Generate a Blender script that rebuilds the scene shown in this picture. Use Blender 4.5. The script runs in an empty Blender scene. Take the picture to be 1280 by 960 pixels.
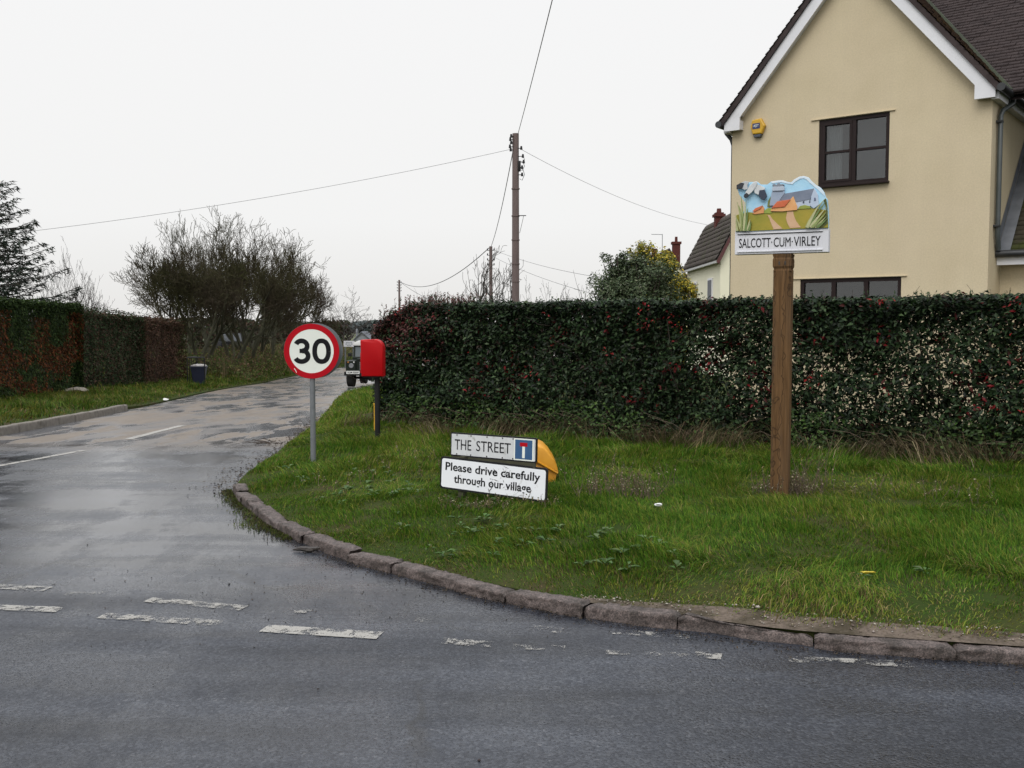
import bpy, bmesh, math, random
import numpy as np
from mathutils import Vector, Matrix
from mathutils.geometry import tessellate_polygon, delaunay_2d_cdt

rng = np.random.default_rng(7)
random.seed(7)
SC = bpy.context.scene
COL = SC.collection

# ------------------------------------------------------------------ camera
F, HZ = 1250.0, 406.0
PITCH = math.atan((480 - HZ) / F)
CAM = np.array([0.0, 0.0, 1.6])
FW = np.array([0, math.cos(PITCH), -math.sin(PITCH)])
UPV = np.array([0, math.sin(PITCH), math.cos(PITCH)])
RT = np.array([1.0, 0, 0])


def ray(x, y):
    return FW + (x - 640) / F * RT + (480 - y) / F * UPV


def at(x, y, Y):
    """world point seen at photo pixel x, y at forward distance Y"""
    d = ray(x, y)
    return CAM + d * (Y / d[1])


def zr(Y):
    return -0.033 * np.clip(np.asarray(Y, float) - 13.0, 0, 33)


def gr(x, y, dz=0.0):
    """world point on the sloping ground seen at photo pixel x, y"""
    d = ray(x, y)
    t = 5.0
    for _ in range(200):
        t = 0.5 * t + 0.5 * ((float(zr(CAM[1] + t * d[1])) + dz - CAM[2]) / d[2])
    return CAM + d * t


cam_d = bpy.data.cameras.new('camera')
cam_d.sensor_width = 36
cam_d.lens = 36 * F / 1280
cam_d.clip_start = 0.05
cam_d.clip_end = 6000
cam_o = bpy.data.objects.new('camera', cam_d)
COL.objects.link(cam_o)
cam_o.location = CAM
cam_o.rotation_euler = (math.pi / 2 - PITCH, 0, 0)
SC.camera = cam_o

# ------------------------------------------------------------------ noise
_tab = np.random.default_rng(3).random((256, 256))


def vnoise(x, y):
    x = np.asarray(x, float)
    y = np.asarray(y, float)
    xi = np.floor(x).astype(int)
    yi = np.floor(y).astype(int)
    fx = x - xi
    fy = y - yi
    fx = fx * fx * (3 - 2 * fx)
    fy = fy * fy * (3 - 2 * fy)
    a = _tab[xi & 255, yi & 255]
    b = _tab[(xi + 1) & 255, yi & 255]
    c = _tab[xi & 255, (yi + 1) & 255]
    d = _tab[(xi + 1) & 255, (yi + 1) & 255]
    return (a * (1 - fx) + b * fx) * (1 - fy) + (c * (1 - fx) + d * fx) * fy


def fbm(x, y, o=3):
    s, a, t = 0, 1, 0
    for i in range(o):
        s = s + a * vnoise(x * 2 ** i + 17 * i, y * 2 ** i + 31 * i)
        t += a
        a *= 0.5
    return s / t


# ------------------------------------------------------------------ materials
def new_mat(name):
    m = bpy.data.materials.new(name)
    m.use_nodes = True
    nt = m.node_tree
    return m, nt, nt.nodes['Principled BSDF']


def N(nt, t, **kw):
    n = nt.nodes.new(t)
    for k, v in kw.items():
        if k in n.inputs:
            n.inputs[k].default_value = v
        else:
            setattr(n, k, v)
    return n


def rgba(c):
    return (c[0], c[1], c[2], 1)


def ramp(nt, fac, stops):
    r = N(nt, 'ShaderNodeValToRGB')
    e = r.color_ramp.elements
    while len(e) < len(stops):
        e.new(0.5)
    for i, (p, c) in enumerate(stops):
        e[i].position = p
        e[i].color = rgba(c) if hasattr(c, '__len__') else (c, c, c, 1)
    nt.links.new(fac, r.inputs['Fac'])
    return r.outputs['Color']


def mixc(nt, fac, a, b, blend='MIX'):
    n = N(nt, 'ShaderNodeMix', data_type='RGBA', blend_type=blend)
    for i, v in ((0, fac), (6, a), (7, b)):
        if isinstance(v, (int, float)):
            n.inputs[i].default_value = v
        elif isinstance(v, (tuple, list)):
            n.inputs[i].default_value = rgba(v)
        else:
            nt.links.new(v, n.inputs[i])
    return n.outputs[2]


def noise(nt, vec, scale, detail=4, rough=0.55, dist=0.0):
    n = N(nt, 'ShaderNodeTexNoise', Scale=scale, Detail=detail, Roughness=rough, Distortion=dist)
    if vec is not None:
        nt.links.new(vec, n.inputs['Vector'])
    return n.outputs['Fac']


def scaled(nt, vec, s, rot=(0, 0, 0)):
    n = N(nt, 'ShaderNodeMapping')
    n.inputs['Scale'].default_value = s
    n.inputs['Rotation'].default_value = rot
    nt.links.new(vec, n.inputs['Vector'])
    return n.outputs['Vector']


def bump(nt, bsdf, h, strength, dist=0.01):
    b = N(nt, 'ShaderNodeBump', Strength=strength, Distance=dist)
    nt.links.new(h, b.inputs['Height'])
    nt.links.new(b.outputs['Normal'], bsdf.inputs['Normal'])


def pm(name, c1, c2=None, scale=6.0, rough=0.7, r2=None, bmp=0.0, bscale=60, metal=0.0, spec=0.5,
       stretch=(1, 1, 1), dirt=None, dscale=3.0, dlo=0.55, dhi=0.75, coat=0.0):
    """mottled surface: two tones of noise, optional dirt patches with a shape of their own"""
    m, nt, b = new_mat(name)
    if c2 is None:
        c2 = tuple(v * 0.8 for v in c1)
    tc = N(nt, 'ShaderNodeTexCoord').outputs['Object']
    v = scaled(nt, tc, stretch)
    f = noise(nt, v, scale, 5, 0.6)
    col = ramp(nt, f, [(0.3, c1), (0.7, c2)])
    if dirt is not None:
        df = ramp(nt, noise(nt, v, dscale, 6, 0.65), [(dlo, 0.0), (dhi, 1.0)])
        col = mixc(nt, df, col, dirt)
    nt.links.new(col, b.inputs['Base Color'])
    b.inputs['Metallic'].default_value = metal
    b.inputs['Specular IOR Level'].default_value = spec
    b.inputs['Coat Weight'].default_value = coat
    if r2 is None:
        b.inputs['Roughness'].default_value = rough
    else:
        rr = ramp(nt, noise(nt, v, scale * 1.7, 3), [(0.35, rough), (0.65, r2)])
        nt.links.new(rr, b.inputs['Roughness'])
    if bmp:
        bump(nt, b, noise(nt, tc, bscale, 4, 0.6), bmp, 0.004)
    return m


def attr_mat(name, rough=0.6, spec=0.3, transl=0.25, mul=1.0):
    """leaf / blade material: the colour of every leaf is its own, with some light passing through"""
    m, nt, b = new_mat(name)
    a = N(nt, 'ShaderNodeAttribute', attribute_name='Col').outputs['Color']
    nt.links.new(a, b.inputs['Base Color'])
    b.inputs['Roughness'].default_value = rough
    b.inputs['Specular IOR Level'].default_value = spec
    if transl:
        t = N(nt, 'ShaderNodeBsdfTranslucent')
        nt.links.new(a, t.inputs['Color'])
        mx = N(nt, 'ShaderNodeMixShader', Fac=transl)
        nt.links.new(b.outputs[0], mx.inputs[1])
        nt.links.new(t.outputs[0], mx.inputs[2])
        nt.links.new(mx.outputs[0], nt.nodes['Material Output'].inputs['Surface'])
    return m


M = {}
M['grass'] = attr_mat('grass_blade', 0.7, 0.12, 0.3)
M['hedge_leaf'] = attr_mat('hedge_leaf', 0.45, 0.16, 0.06)
M['leaf'] = attr_mat('bush_leaf', 0.5, 0.22, 0.2)
M['dull_leaf'] = attr_mat('dull_leaf', 0.8, 0.15, 0.15)
M['bark'] = pm('bark', (0.036, 0.032, 0.022), (0.062, 0.064, 0.03), 9, 0.9, bmp=0.5, bscale=30)
M['twig'] = pm('twig', (0.046, 0.032, 0.026), (0.047, 0.050, 0.018), 0.5, 0.9, spec=0.1)
M['twig_grey'] = pm('twig_grey', (0.07, 0.06, 0.055), (0.045, 0.04, 0.035), 4, 0.9)
M['hedge_stem'] = pm('hedge_stem', (0.035, 0.026, 0.02), (0.06, 0.045, 0.035), 8, 0.9)
M['white_paint'] = pm('white_paint', (0.74, 0.74, 0.76), (0.68, 0.68, 0.71), 4, 0.45, bmp=0.08, bscale=40, dirt=(0.5, 0.49, 0.46), dscale=2.2, dlo=0.62, dhi=0.85)
M['black'] = pm('black_paint', (0.008, 0.008, 0.009), (0.014, 0.014, 0.015), 8, 0.5, spec=0.25)
M['letter'] = pm('black_lettering', (0.007, 0.007, 0.009), (0.014, 0.014, 0.016), 30, 0.6, spec=0.12)
M['steel'] = pm('galvanised_steel', (0.20, 0.21, 0.22), (0.15, 0.16, 0.17), 14, 0.5, metal=0.35, bmp=0.05)
M['timber'] = None


# ------------------------------------------------------------------ mesh helpers
def link(name, me, mat=None, parent=None):
    o = bpy.data.objects.new(name, me)
    COL.objects.link(o)
    if mat is not None:
        for mm in (mat if isinstance(mat, (list, tuple)) else [mat]):
            me.materials.append(mm)
    if parent is not None:
        o.parent = parent
    return o


def tag(o, label=None, cat=None, group=None, kind=None):
    if label:
        o['label'] = label
    if cat:
        o['category'] = cat
    if group:
        o['group'] = group
    if kind:
        o['kind'] = kind
    return o


def thing(name, label, cat, loc=(0, 0, 0), rotz=0.0, group=None, mat=None):
    o = bpy.data.objects.new(name, None)
    o.empty_display_size = 0.2
    COL.objects.link(o)
    o.location = loc
    o.rotation_euler = (0, 0, rotz)
    if mat is not None:
        o.matrix_world = mat
    return tag(o, label, cat, group)


def big(name, V, idx, tot, mat, parent=None, col=None, smooth=False):
    """mesh from numpy arrays: V (n,3), flat corner indices, corners per face"""
    me = bpy.data.meshes.new(name)
    n = len(V)
    me.vertices.add(n)
    me.vertices.foreach_set('co', np.asarray(V, np.float32).ravel())
    idx = np.asarray(idx, np.int32).ravel()
    tot = np.asarray(tot, np.int32)
    me.loops.add(len(idx))
    me.loops.foreach_set('vertex_index', idx)
    me.polygons.add(len(tot))
    st = np.concatenate([[0], np.cumsum(tot)[:-1]]).astype(np.int32)
    me.polygons.foreach_set('loop_start', st)
    me.update(calc_edges=True)
    if col is not None:
        ca = me.color_attributes.new('Col', 'FLOAT_COLOR', 'POINT')
        c4 = np.ones((n, 4), np.float32)
        c4[:, :3] = col
        ca.data.foreach_set('color', c4.ravel())
    if smooth:
        me.polygons.foreach_set('use_smooth', np.ones(len(tot), bool))
    return link(name, me, mat, parent)


class MB:
    """collects shapes into one mesh"""

    def __init__(s):
        s.bm = bmesh.new()

    def box(s, c, size, rot=None, bev=0.0):
        r = bmesh.ops.create_cube(s.bm, size=1.0)
        vs = r['verts']
        bmesh.ops.scale(s.bm, vec=Vector(size), verts=vs)
        if bev:
            es = list({e for v in vs for e in v.link_edges})
            r2 = bmesh.ops.bevel(s.bm, geom=es, offset=bev, segments=2, profile=0.5, affect='EDGES')
            vs = list({v for f in r2['faces'] for v in f.verts} | {v for v in vs if v.is_valid})
        if rot is not None:
            bmesh.ops.rotate(s.bm, cent=(0, 0, 0), matrix=rot, verts=vs)
        bmesh.ops.translate(s.bm, vec=Vector(c), verts=vs)
        return s

    def prism(s, poly, z0, z1, plane='xy', bev=0.0):
        """outline extruded between two levels; plane 'xz' extrudes along y, 'yz' along x"""
        def mp(a, b, c):
            return {'xy': (a, b, c), 'xz': (a, c, b), 'yz': (c, a, b)}[plane]
        lo = [s.bm.verts.new(mp(a, b, z0)) for a, b in poly]
        hi = [s.bm.verts.new(mp(a, b, z1)) for a, b in poly]
        n = len(poly)
        fs = [s.bm.faces.new(lo[::-1]), s.bm.faces.new(hi)]
        for i in range(n):
            fs.append(s.bm.faces.new((lo[i], lo[(i + 1) % n], hi[(i + 1) % n], hi[i])))
        if bev:
            es = list({e for f in fs[:2] for e in f.edges})
            bmesh.ops.bevel(s.bm, geom=es, offset=bev, segments=2, profile=0.5, affect='EDGES')
        return s

    def cyl(s, p0, p1, r0, r1=None, seg=16):
        r1 = r0 if r1 is None else r1
        p0, p1 = Vector(p0), Vector(p1)
        d = p1 - p0
        r = bmesh.ops.create_cone(s.bm, cap_ends=True, segments=seg, radius1=r0, radius2=r1, depth=d.length)
        q = Vector((0, 0, 1)).rotation_difference(d.normalized()).to_matrix()
        bmesh.ops.rotate(s.bm, cent=(0, 0, 0), matrix=q, verts=r['verts'])
        bmesh.ops.translate(s.bm, vec=(p0 + p1) / 2, verts=r['verts'])
        return s

    def tube(s, pts, rad, seg=8):
        pts = [Vector(p) for p in pts]
        rings = []
        ref = None
        for i, p in enumerate(pts):
            t = (pts[min(i + 1, len(pts) - 1)] - pts[max(i - 1, 0)]).normalized()
            if ref is None:
                ref = Vector((0, 0, 1)) if abs(t.z) < 0.9 else Vector((1, 0, 0))
            a = (ref - t * ref.dot(t)).normalized()
            ref = a
            b = t.cross(a)
            r = rad[i] if hasattr(rad, '__len__') else rad
            rings.append([s.bm.verts.new(p + a * (r * math.cos(2 * math.pi * k / seg)) + b * (r * math.sin(2 * math.pi * k / seg))) for k in range(seg)])
        for A, B in zip(rings, rings[1:]):
            for k in range(seg):
                s.bm.faces.new((A[k], A[(k + 1) % seg], B[(k + 1) % seg], B[k]))
        s.bm.faces.new(rings[0][::-1])
        s.bm.faces.new(rings[-1])
        return s

    def quad(s, a, b, c, d):
        s.bm.faces.new([s.bm.verts.new(Vector(p)) for p in (a, b, c, d)])
        return s

    def build(s, name, mat, parent=None, smooth=False):
        bmesh.ops.recalc_face_normals(s.bm, faces=s.bm.faces[:])
        me = bpy.data.meshes.new(name)
        s.bm.to_mesh(me)
        s.bm.free()
        if smooth:
            me.polygons.foreach_set('use_smooth', [True] * len(me.polygons))
            try:
                me.set_sharp_from_angle(angle=math.radians(40))
            except Exception:
                pass
        return link(name, me, mat, parent)


def text_mesh(name, body, width, height, mat, parent, M4, bold=0.0, thick=0.001, squeeze=None):
    """lettering as real geometry, fitted to width x height, lying in the local xy plane of M4"""
    cu = bpy.data.curves.new('lettering', 'FONT')
    cu.body = body
    cu.size = 1.0
    cu.align_x = 'CENTER'
    cu.offset = bold
    cu.extrude = 0.0
    cu.space_line = 0.86
    cu.resolution_u = 3
    ob = bpy.data.objects.new('lettering', cu)
    COL.objects.link(ob)
    bpy.context.view_layer.update()
    dg = bpy.context.evaluated_depsgraph_get()
    me = bpy.data.meshes.new_from_object(ob.evaluated_get(dg))
    bpy.data.objects.remove(ob)
    bpy.data.curves.remove(cu)
    co = np.empty(len(me.vertices) * 3, np.float32)
    me.vertices.foreach_get('co', co)
    co = co.reshape(-1, 3)
    lo, hi = co.min(0), co.max(0)
    c = (lo + hi) / 2
    co[:, 0] = (co[:, 0] - c[0]) * (width / (hi[0] - lo[0]))
    co[:, 1] = (co[:, 1] - c[1]) * (height / (hi[1] - lo[1]))
    co[:, 2] = 0
    me.vertices.foreach_set('co', co.ravel())
    me.name = name
    bm = bmesh.new()
    bm.from_mesh(me)
    r = bmesh.ops.extrude_face_region(bm, geom=bm.faces[:])
    bmesh.ops.translate(bm, vec=(0, 0, thick), verts=[v for v in r['geom'] if isinstance(v, bmesh.types.BMVert)])
    bmesh.ops.recalc_face_normals(bm, faces=bm.faces[:])
    bm.to_mesh(me)
    bm.free()
    o = link(name, me, mat, parent)
    o.matrix_local = M4
    return o


def stroke(mb, pts, w, z0, z1):
    """a thick line (for numerals) in the xy plane"""
    pts = [np.array(p, float) for p in pts]
    L, R = [], []
    for i, p in enumerate(pts):
        t = pts[min(i + 1, len(pts) - 1)] - pts[max(i - 1, 0)]
        t /= np.linalg.norm(t)
        n = np.array([-t[1], t[0]])
        L.append(p + n * w / 2)
        R.append(p - n * w / 2)
    for i in range(len(pts) - 1):
        mb.prism([L[i], L[i + 1], R[i + 1], R[i]], z0, z1)


def frame4(o, x, z):
    """matrix with local x along x, local z (out of the plate) along z"""
    x = Vector(x).normalized()
    z = Vector(z)
    z = (z - x * z.dot(x)).normalized()
    y = z.cross(x)
    m = Matrix((x, y, z)).transposed().to_4x4()
    m.translation = Vector(o)
    return m


def in_poly(x, y, poly):
    poly = np.asarray(poly)
    ins = np.zeros(len(x), bool)
    j = len(poly) - 1
    for i in range(len(poly)):
        xi, yi = poly[i]
        xj, yj = poly[j]
        c = ((yi > y) != (yj > y)) & (x < (xj - xi) * (y - yi) / (yj - yi + 1e-12) + xi)
        ins ^= c
        j = i
    return ins


def seg_dist(x, y, line):
    d = np.full(len(x), 1e9)
    line = np.asarray(line)
    for a, b in zip(line[:-1], line[1:]):
        ab = b - a
        t = np.clip(((x - a[0]) * ab[0] + (y - a[1]) * ab[1]) / (ab @ ab + 1e-12), 0, 1)
        d = np.minimum(d, np.hypot(x - a[0] - t * ab[0], y - a[1] - t * ab[1]))
    return d


def chaikin(p, n=2):
    p = np.asarray(p, float)
    for _ in range(n):
        q = [p[0]]
        for a, b in zip(p[:-1], p[1:]):
            q += [a * 0.75 + b * 0.25, a * 0.25 + b * 0.75]
        q.append(p[-1])
        p = np.array(q)
    return p


def resample(p, step):
    p = np.asarray(p, float)
    s = np.concatenate([[0], np.cumsum(np.linalg.norm(np.diff(p, axis=0), axis=1))])
    n = max(2, int(s[-1] / step))
    t = np.linspace(0, s[-1], n)
    return np.stack([np.interp(t, s, p[:, k]) for k in range(p.shape[1])], 1)


# batch geometry --------------------------------------------------------
def tubes_arrays(P, R, sides):
    """P (n,K,3) polylines, R (n,K) radii -> verts, quads"""
    n, K, _ = P.shape
    T = np.gradient(P, axis=1)
    T /= np.linalg.norm(T, axis=2, keepdims=True) + 1e-9
    ref = np.where(np.abs(T[:, :1, 2:3]) < 0.8, np.array([0, 0, 1.0]), np.array([1.0, 0, 0]))
    ref = np.repeat(ref, K, axis=1)
    A = ref - T * (ref * T).sum(2, keepdims=True)
    A /= np.linalg.norm(A, axis=2, keepdims=True) + 1e-9
    B = np.cross(T, A)
    ang = 2 * np.pi * np.arange(sides) / sides
    V = P[:, :, None, :] + R[:, :, None, None] * (A[:, :, None, :] * np.cos(ang)[None, None, :, None] + B[:, :, None, :] * np.sin(ang)[None, None, :, None])
    V = V.reshape(-1, 3)
    base = (np.arange(n) * K * sides)[:, None, None]
    k = (np.arange(K - 1) * sides)[None, :, None]
    j = np.arange(sides)[None, None, :]
    j2 = (j + 1) % sides
    q = np.stack([base + k + j, base + k + j2, base + k + sides + j2, base + k + sides + j], -1).reshape(-1, 4)
    return V, q


def tubes(name, groups, mat, parent=None):
    """groups: list of (P, R, sides)"""
    Vs, Qs, off = [], [], 0
    for P, R, s in groups:
        if len(P) == 0:
            continue
        V, q = tubes_arrays(P, R, s)
        Vs.append(V)
        Qs.append(q + off)
        off += len(V)
    V = np.concatenate(Vs)
    Q = np.concatenate(Qs)
    return big(name, V, Q, np.full(len(Q), 4), mat, parent, smooth=True)


def unit(v):
    return v / (np.linalg.norm(v, axis=-1, keepdims=True) + 1e-9)


def leaf_arrays(pos, nrm, L, W, fold=0.2, tdir=None):
    n = len(pos)
    nrm = unit(nrm)
    r = rng.normal(size=(n, 3)) if tdir is None else tdir
    t = unit(r - nrm * (r * nrm).sum(1, keepdims=True))
    b = np.cross(nrm, t)
    L = np.broadcast_to(L, (n,))[:, None]
    W = np.broadcast_to(W, (n,))[:, None]
    v0 = pos - t * L / 2
    v2 = pos + t * L / 2 - nrm * L * 0.12
    v1 = pos + b * W / 2 + nrm * W * fold - t * L * 0.05
    v3 = pos - b * W / 2 + nrm * W * fold - t * L * 0.05
    V = np.stack([v0, v1, v2, v3], 1).reshape(-1, 3)
    i = np.arange(n)[:, None] * 4
    tri = np.concatenate([i + 0, i + 1, i + 2, i + 0, i + 2, i + 3], 1).reshape(-1)
    return V, tri, np.full(2 * n, 3)


def leaves(name, pos, nrm, L, W, col, mat, parent=None, fold=0.2, tdir=None):
    V, idx, tot = leaf_arrays(pos, nrm, L, W, fold, tdir)
    return big(name, V, idx, tot, mat, parent, col=np.repeat(col, 4, axis=0))


def blades(name, pos, h, w, lean, col, mat, parent=None, tipcol=None):
    """grass blades: bent strips of a quad and a tip"""
    n = len(pos)
    a = rng.uniform(0, 2 * np.pi, n)
    side = np.stack([np.cos(a), np.sin(a), np.zeros(n)], 1)
    b = rng.normal(0, 0.9, n) + 9.0 * fbm(pos[:, 0] * 0.9 + 11, pos[:, 1] * 0.9, 2)
    ld = np.stack([np.cos(b), np.sin(b), np.zeros(n)], 1) * lean[:, None]
    up = np.array([0, 0, 1.0])
    h = h[:, None]
    w = w[:, None]
    m = pos + up * h * 0.55 + ld * h * 0.3
    tp = pos + up * h * (1.0 - 0.25 * np.clip(lean[:, None], 0, 1.4)) + ld * h
    V = np.stack([pos - side * w / 2, pos + side * w / 2, m + side * w * 0.42, m - side * w * 0.42, tp], 1).reshape(-1, 3)
    i = np.arange(n)[:, None] * 5
    idx = np.concatenate([i, i + 1, i + 2, i + 3, i + 3, i + 2, i + 4], 1).reshape(-1)
    tot = np.tile([4, 3], n)
    c = np.repeat(col[:, None, :], 5, axis=1)
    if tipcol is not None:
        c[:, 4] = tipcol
    return big(name, V, idx, tot, mat, parent, col=c.reshape(-1, 3))


def pick(cols, n, p=None):
    cols = np.asarray(cols, float)
    k = rng.choice(len(cols), n, p=p)
    c = cols[k] * rng.uniform(0.75, 1.25, (n, 1))
    return np.clip(c * rng.uniform(0.93, 1.07, (n, 3)), 0.003, 0.9)


# ------------------------------------------------------------------ world and sun
SUN_EL, SUN_AZ = math.radians(48), math.radians(205)   # behind the camera, over its left shoulder
W = bpy.data.worlds.new('World')
SC.world = W
W.use_nodes = True
nt = W.node_tree
bg = nt.nodes['Background']
sky = N(nt, 'ShaderNodeTexSky', sky_type='NISHITA', sun_disc=False)
sky.sun_elevation = SUN_EL
sky.sun_rotation = SUN_AZ
sky.air_density = 1.0
sky.dust_density = 6.0
hs = N(nt, 'ShaderNodeHueSaturation', Saturation=0.12, Value=1.0)
nt.links.new(sky.outputs[0], hs.inputs['Color'])
tc = N(nt, 'ShaderNodeTexCoord')
sx = N(nt, 'ShaderNodeSeparateXYZ')
nt.links.new(tc.outputs['Generated'], sx.inputs[0])
# overcast luminance: even near the horizon, brighter overhead
ov = ramp(nt, sx.outputs['Z'], [(0.0, (0.80, 0.79, 0.77)), (0.10, (0.885, 0.885, 0.88)), (0.36, (0.905, 0.905, 0.91)), (0.60, (0.95, 0.99, 1.06)), (1.0, (0.95, 0.99, 1.06))])
zen = ramp(nt, sx.outputs['Z'], [(0.34, 0.0), (0.9, 1.0)])
ovm = N(nt, 'ShaderNodeVectorMath', operation='SCALE')
ovm.inputs['Scale'].default_value = 10.5
nt.links.new(ov, ovm.inputs[0])
zs = N(nt, 'ShaderNodeVectorMath', operation='SCALE')
zs.inputs['Scale'].default_value = 9.0
nt.links.new(zen, zs.inputs[0])
addn = N(nt, 'ShaderNodeVectorMath', operation='ADD')
nt.links.new(ovm.outputs[0], addn.inputs[0])
nt.links.new(zs.outputs[0], addn.inputs[1])
wm = mixc(nt, 0.96, hs.outputs[0], addn.outputs[0])
nt.links.new(wm, bg.inputs['Color'])
bg.inputs['Strength'].default_value = 0.1

sun = bpy.data.lights.new('sun', 'SUN')
sun.energy = 1.2
sun.angle = math.radians(35)
sun.color = (1.0, 0.965, 0.91)
so = bpy.data.objects.new('sun', sun)
COL.objects.link(so)
sd = Vector((math.sin(SUN_AZ) * math.cos(SUN_EL), math.cos(SUN_AZ) * math.cos(SUN_EL), math.sin(SUN_EL)))
so.rotation_euler = sd.to_track_quat('Z', 'Y').to_euler()
SC.view_settings.view_transform = 'Standard'
SC.view_settings.look = 'None'
SC.view_settings.exposure = 0
SC.view_settings.gamma = 1
SC.view_settings.use_curve_mapping = False

# ------------------------------------------------------------------ ground and roads
g1 = pm('field', (0.05, 0.075, 0.022), (0.085, 0.085, 0.035), 0.05, 0.95, dirt=(0.11, 0.12, 0.05), dscale=0.02)
xs = np.concatenate([np.linspace(-1500, -60, 12), np.linspace(-50, 50, 21), np.linspace(60, 1500, 12)])
ys = np.concatenate([np.linspace(-400, -20, 5), np.linspace(-10, 60, 36), np.linspace(70, 2500, 14)])
X, Y = np.meshgrid(xs, ys)
Z = zr(Y) - 0.16
V = np.stack([X, Y, Z], -1).reshape(-1, 3)


def grid_quads(ny, nx):
    i = np.arange(ny - 1)[:, None] * nx + np.arange(nx - 1)[None, :]
    return np.stack([i, i + 1, i + nx + 1, i + nx], -1).reshape(-1, 4)


q = grid_quads(len(ys), len(xs))
tag(big('ground', V, q, np.full(len(q), 4), g1, smooth=True), kind='structure')

# the road surface: main road in front and the lane running away from it
xs = np.concatenate([np.linspace(-60, -16, 12), np.linspace(-15, 10, 101), np.linspace(14, 60, 12)])
ys = np.concatenate([np.linspace(-12, 2, 8), np.linspace(2.25, 30, 112), np.linspace(31, 110, 80)])
X, Y = np.meshgrid(xs, ys)
Z = zr(Y) + 0.010 * (fbm(X * 0.9, Y * 0.9) - 0.5)
V = np.stack([X, Y, Z], -1).reshape(-1, 3)
q = grid_quads(len(ys), len(xs))

m, nt, b = new_mat('wet_asphalt')
pos = N(nt, 'ShaderNodeNewGeometry').outputs['Position']
sp = N(nt, 'ShaderNodeSeparateXYZ')
nt.links.new(pos, sp.inputs[0])
along = scaled(nt, pos, (0.45, 2.0, 1), (0, 0, math.radians(10)))     # streaks along the main road
alane = scaled(nt, pos, (1.6, 0.45, 1), (0, 0, math.radians(-6)))     # streaks along the lane
edge = noise(nt, pos, 0.7, 5, 0.65)
add = N(nt, 'ShaderNodeMath', operation='MULTIPLY_ADD')
add.inputs[1].default_value = -4.0
nt.links.new(edge, add.inputs[0])
nt.links.new(sp.outputs['Y'], add.inputs[2])
lane = N(nt, 'ShaderNodeMapRange')
lane.inputs['From Min'].default_value = 10.2
lane.inputs['From Max'].default_value = 12.2
nt.links.new(add.outputs[0], lane.inputs['Value'])
lane = lane.outputs[0]
speck = noise(nt, pos, 130, 3, 0.7)
cell = N(nt, 'ShaderNodeTexVoronoi', Scale=85.0)
nt.links.new(pos, cell.inputs['Vector'])
stone = ramp(nt, cell.outputs['Color'], [(0.0, (0.012, 0.014, 0.020)), (0.55, (0.028, 0.032, 0.041)), (0.9, (0.054, 0.059, 0.069)), (1.0, (0.10, 0.10, 0.105))])
mott = ramp(nt, noise(nt, along, 1.1, 5, 0.6), [(0.34, (0.45, 0.45, 0.47)), (0.66, (1.2, 1.2, 1.22))])
dark = mixc(nt, 1.0, stone, mott, 'MULTIPLY')
tanc = ramp(nt, noise(nt, alane, 2.2, 7, 0.7), [(0.25, (0.095, 0.070, 0.050)), (0.5, (0.165, 0.128, 0.095)), (0.8, (0.225, 0.18, 0.138))])
tanc = mixc(nt, 0.45, tanc, ramp(nt, speck, [(0.3, (0.06, 0.052, 0.044)), (0.7, (0.21, 0.18, 0.15))]))
base = mixc(nt, lane, dark, tanc)
# standing water: a film in the hollows of the lane, broader dampness on the main road
wl = ramp(nt, noise(nt, alane, 1.25, 7, 0.62), [(0.44, 0.0), (0.50, 1.0)])
wl2 = ramp(nt, noise(nt, scaled(nt, pos, (0.5, 0.22, 1)), 1.0, 3, 0.5), [(0.36, 0.0), (0.50, 1.0)])
wl = mixc(nt, 1.0, wl, wl2, 'MULTIPLY')
wa1 = noise(nt, along, 0.75, 8, 0.66)
wa2 = noise(nt, scaled(nt, pos, (1.5, 0.5, 1), (0, 0, math.radians(28))), 1.4, 9, 0.72)
wav = N(nt, 'ShaderNodeMath', operation='MULTIPLY_ADD')
wav.inputs[1].default_value = 0.9
nt.links.new(wa2, wav.inputs[0])
nt.links.new(wa1, wav.inputs[2])
wa = ramp(nt, wav.outputs[0], [(0.80, 0.0), (0.98, 0.7), (1.06, 1.0)])
far = N(nt, 'ShaderNodeMapRange')
far.inputs['From Min'].default_value = 5.2
far.inputs['From Max'].default_value = 7.0
nt.links.new(sp.outputs['Y'], far.inputs['Value'])
rough_main = mixc(nt, wa, (0.52, 0.52, 0.52), (0.27, 0.27, 0.27))
rough_far = mixc(nt, wa, (0.38, 0.38, 0.38), (0.13, 0.13, 0.13))
rough_m = mixc(nt, far.outputs[0], rough_main, rough_far)
rough_l = mixc(nt, wl, (0.48, 0.48, 0.48), (0.17, 0.17, 0.17))
rough = mixc(nt, lane, rough_m, rough_l)
nt.links.new(rough, b.inputs['Roughness'])
ce = N(nt, 'ShaderNodeTexVoronoi', feature='DISTANCE_TO_EDGE', Scale=0.55)
dn_ = N(nt, 'ShaderNodeTexNoise', Scale=2.2, Detail=5.0)
nt.links.new(pos, dn_.inputs['Vector'])
va_ = N(nt, 'ShaderNodeVectorMath', operation='MULTIPLY_ADD')
va_.inputs[1].default_value = (0.55, 0.55, 0.0)
nt.links.new(dn_.outputs['Color'], va_.inputs[0])
nt.links.new(pos, va_.inputs[2])
nt.links.new(va_.outputs[0], ce.inputs['Vector'])
crack = ramp(nt, ce.outputs['Distance'], [(0.0, 1.0), (0.006, 0.8), (0.014, 0.0)])
cm_ = ramp(nt, noise(nt, pos, 0.45, 3), [(0.46, 0.0), (0.6, 0.85)])
crack = mixc(nt, 1.0, crack, cm_, 'MULTIPLY')
base = mixc(nt, crack, base, (0.012, 0.012, 0.013))
wet_l = mixc(nt, lane, (0, 0, 0), wl)
base = mixc(nt, wet_l, base, (0.085, 0.088, 0.098))  # wet film tone, with bluish sky reflection partly put into the colour
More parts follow.
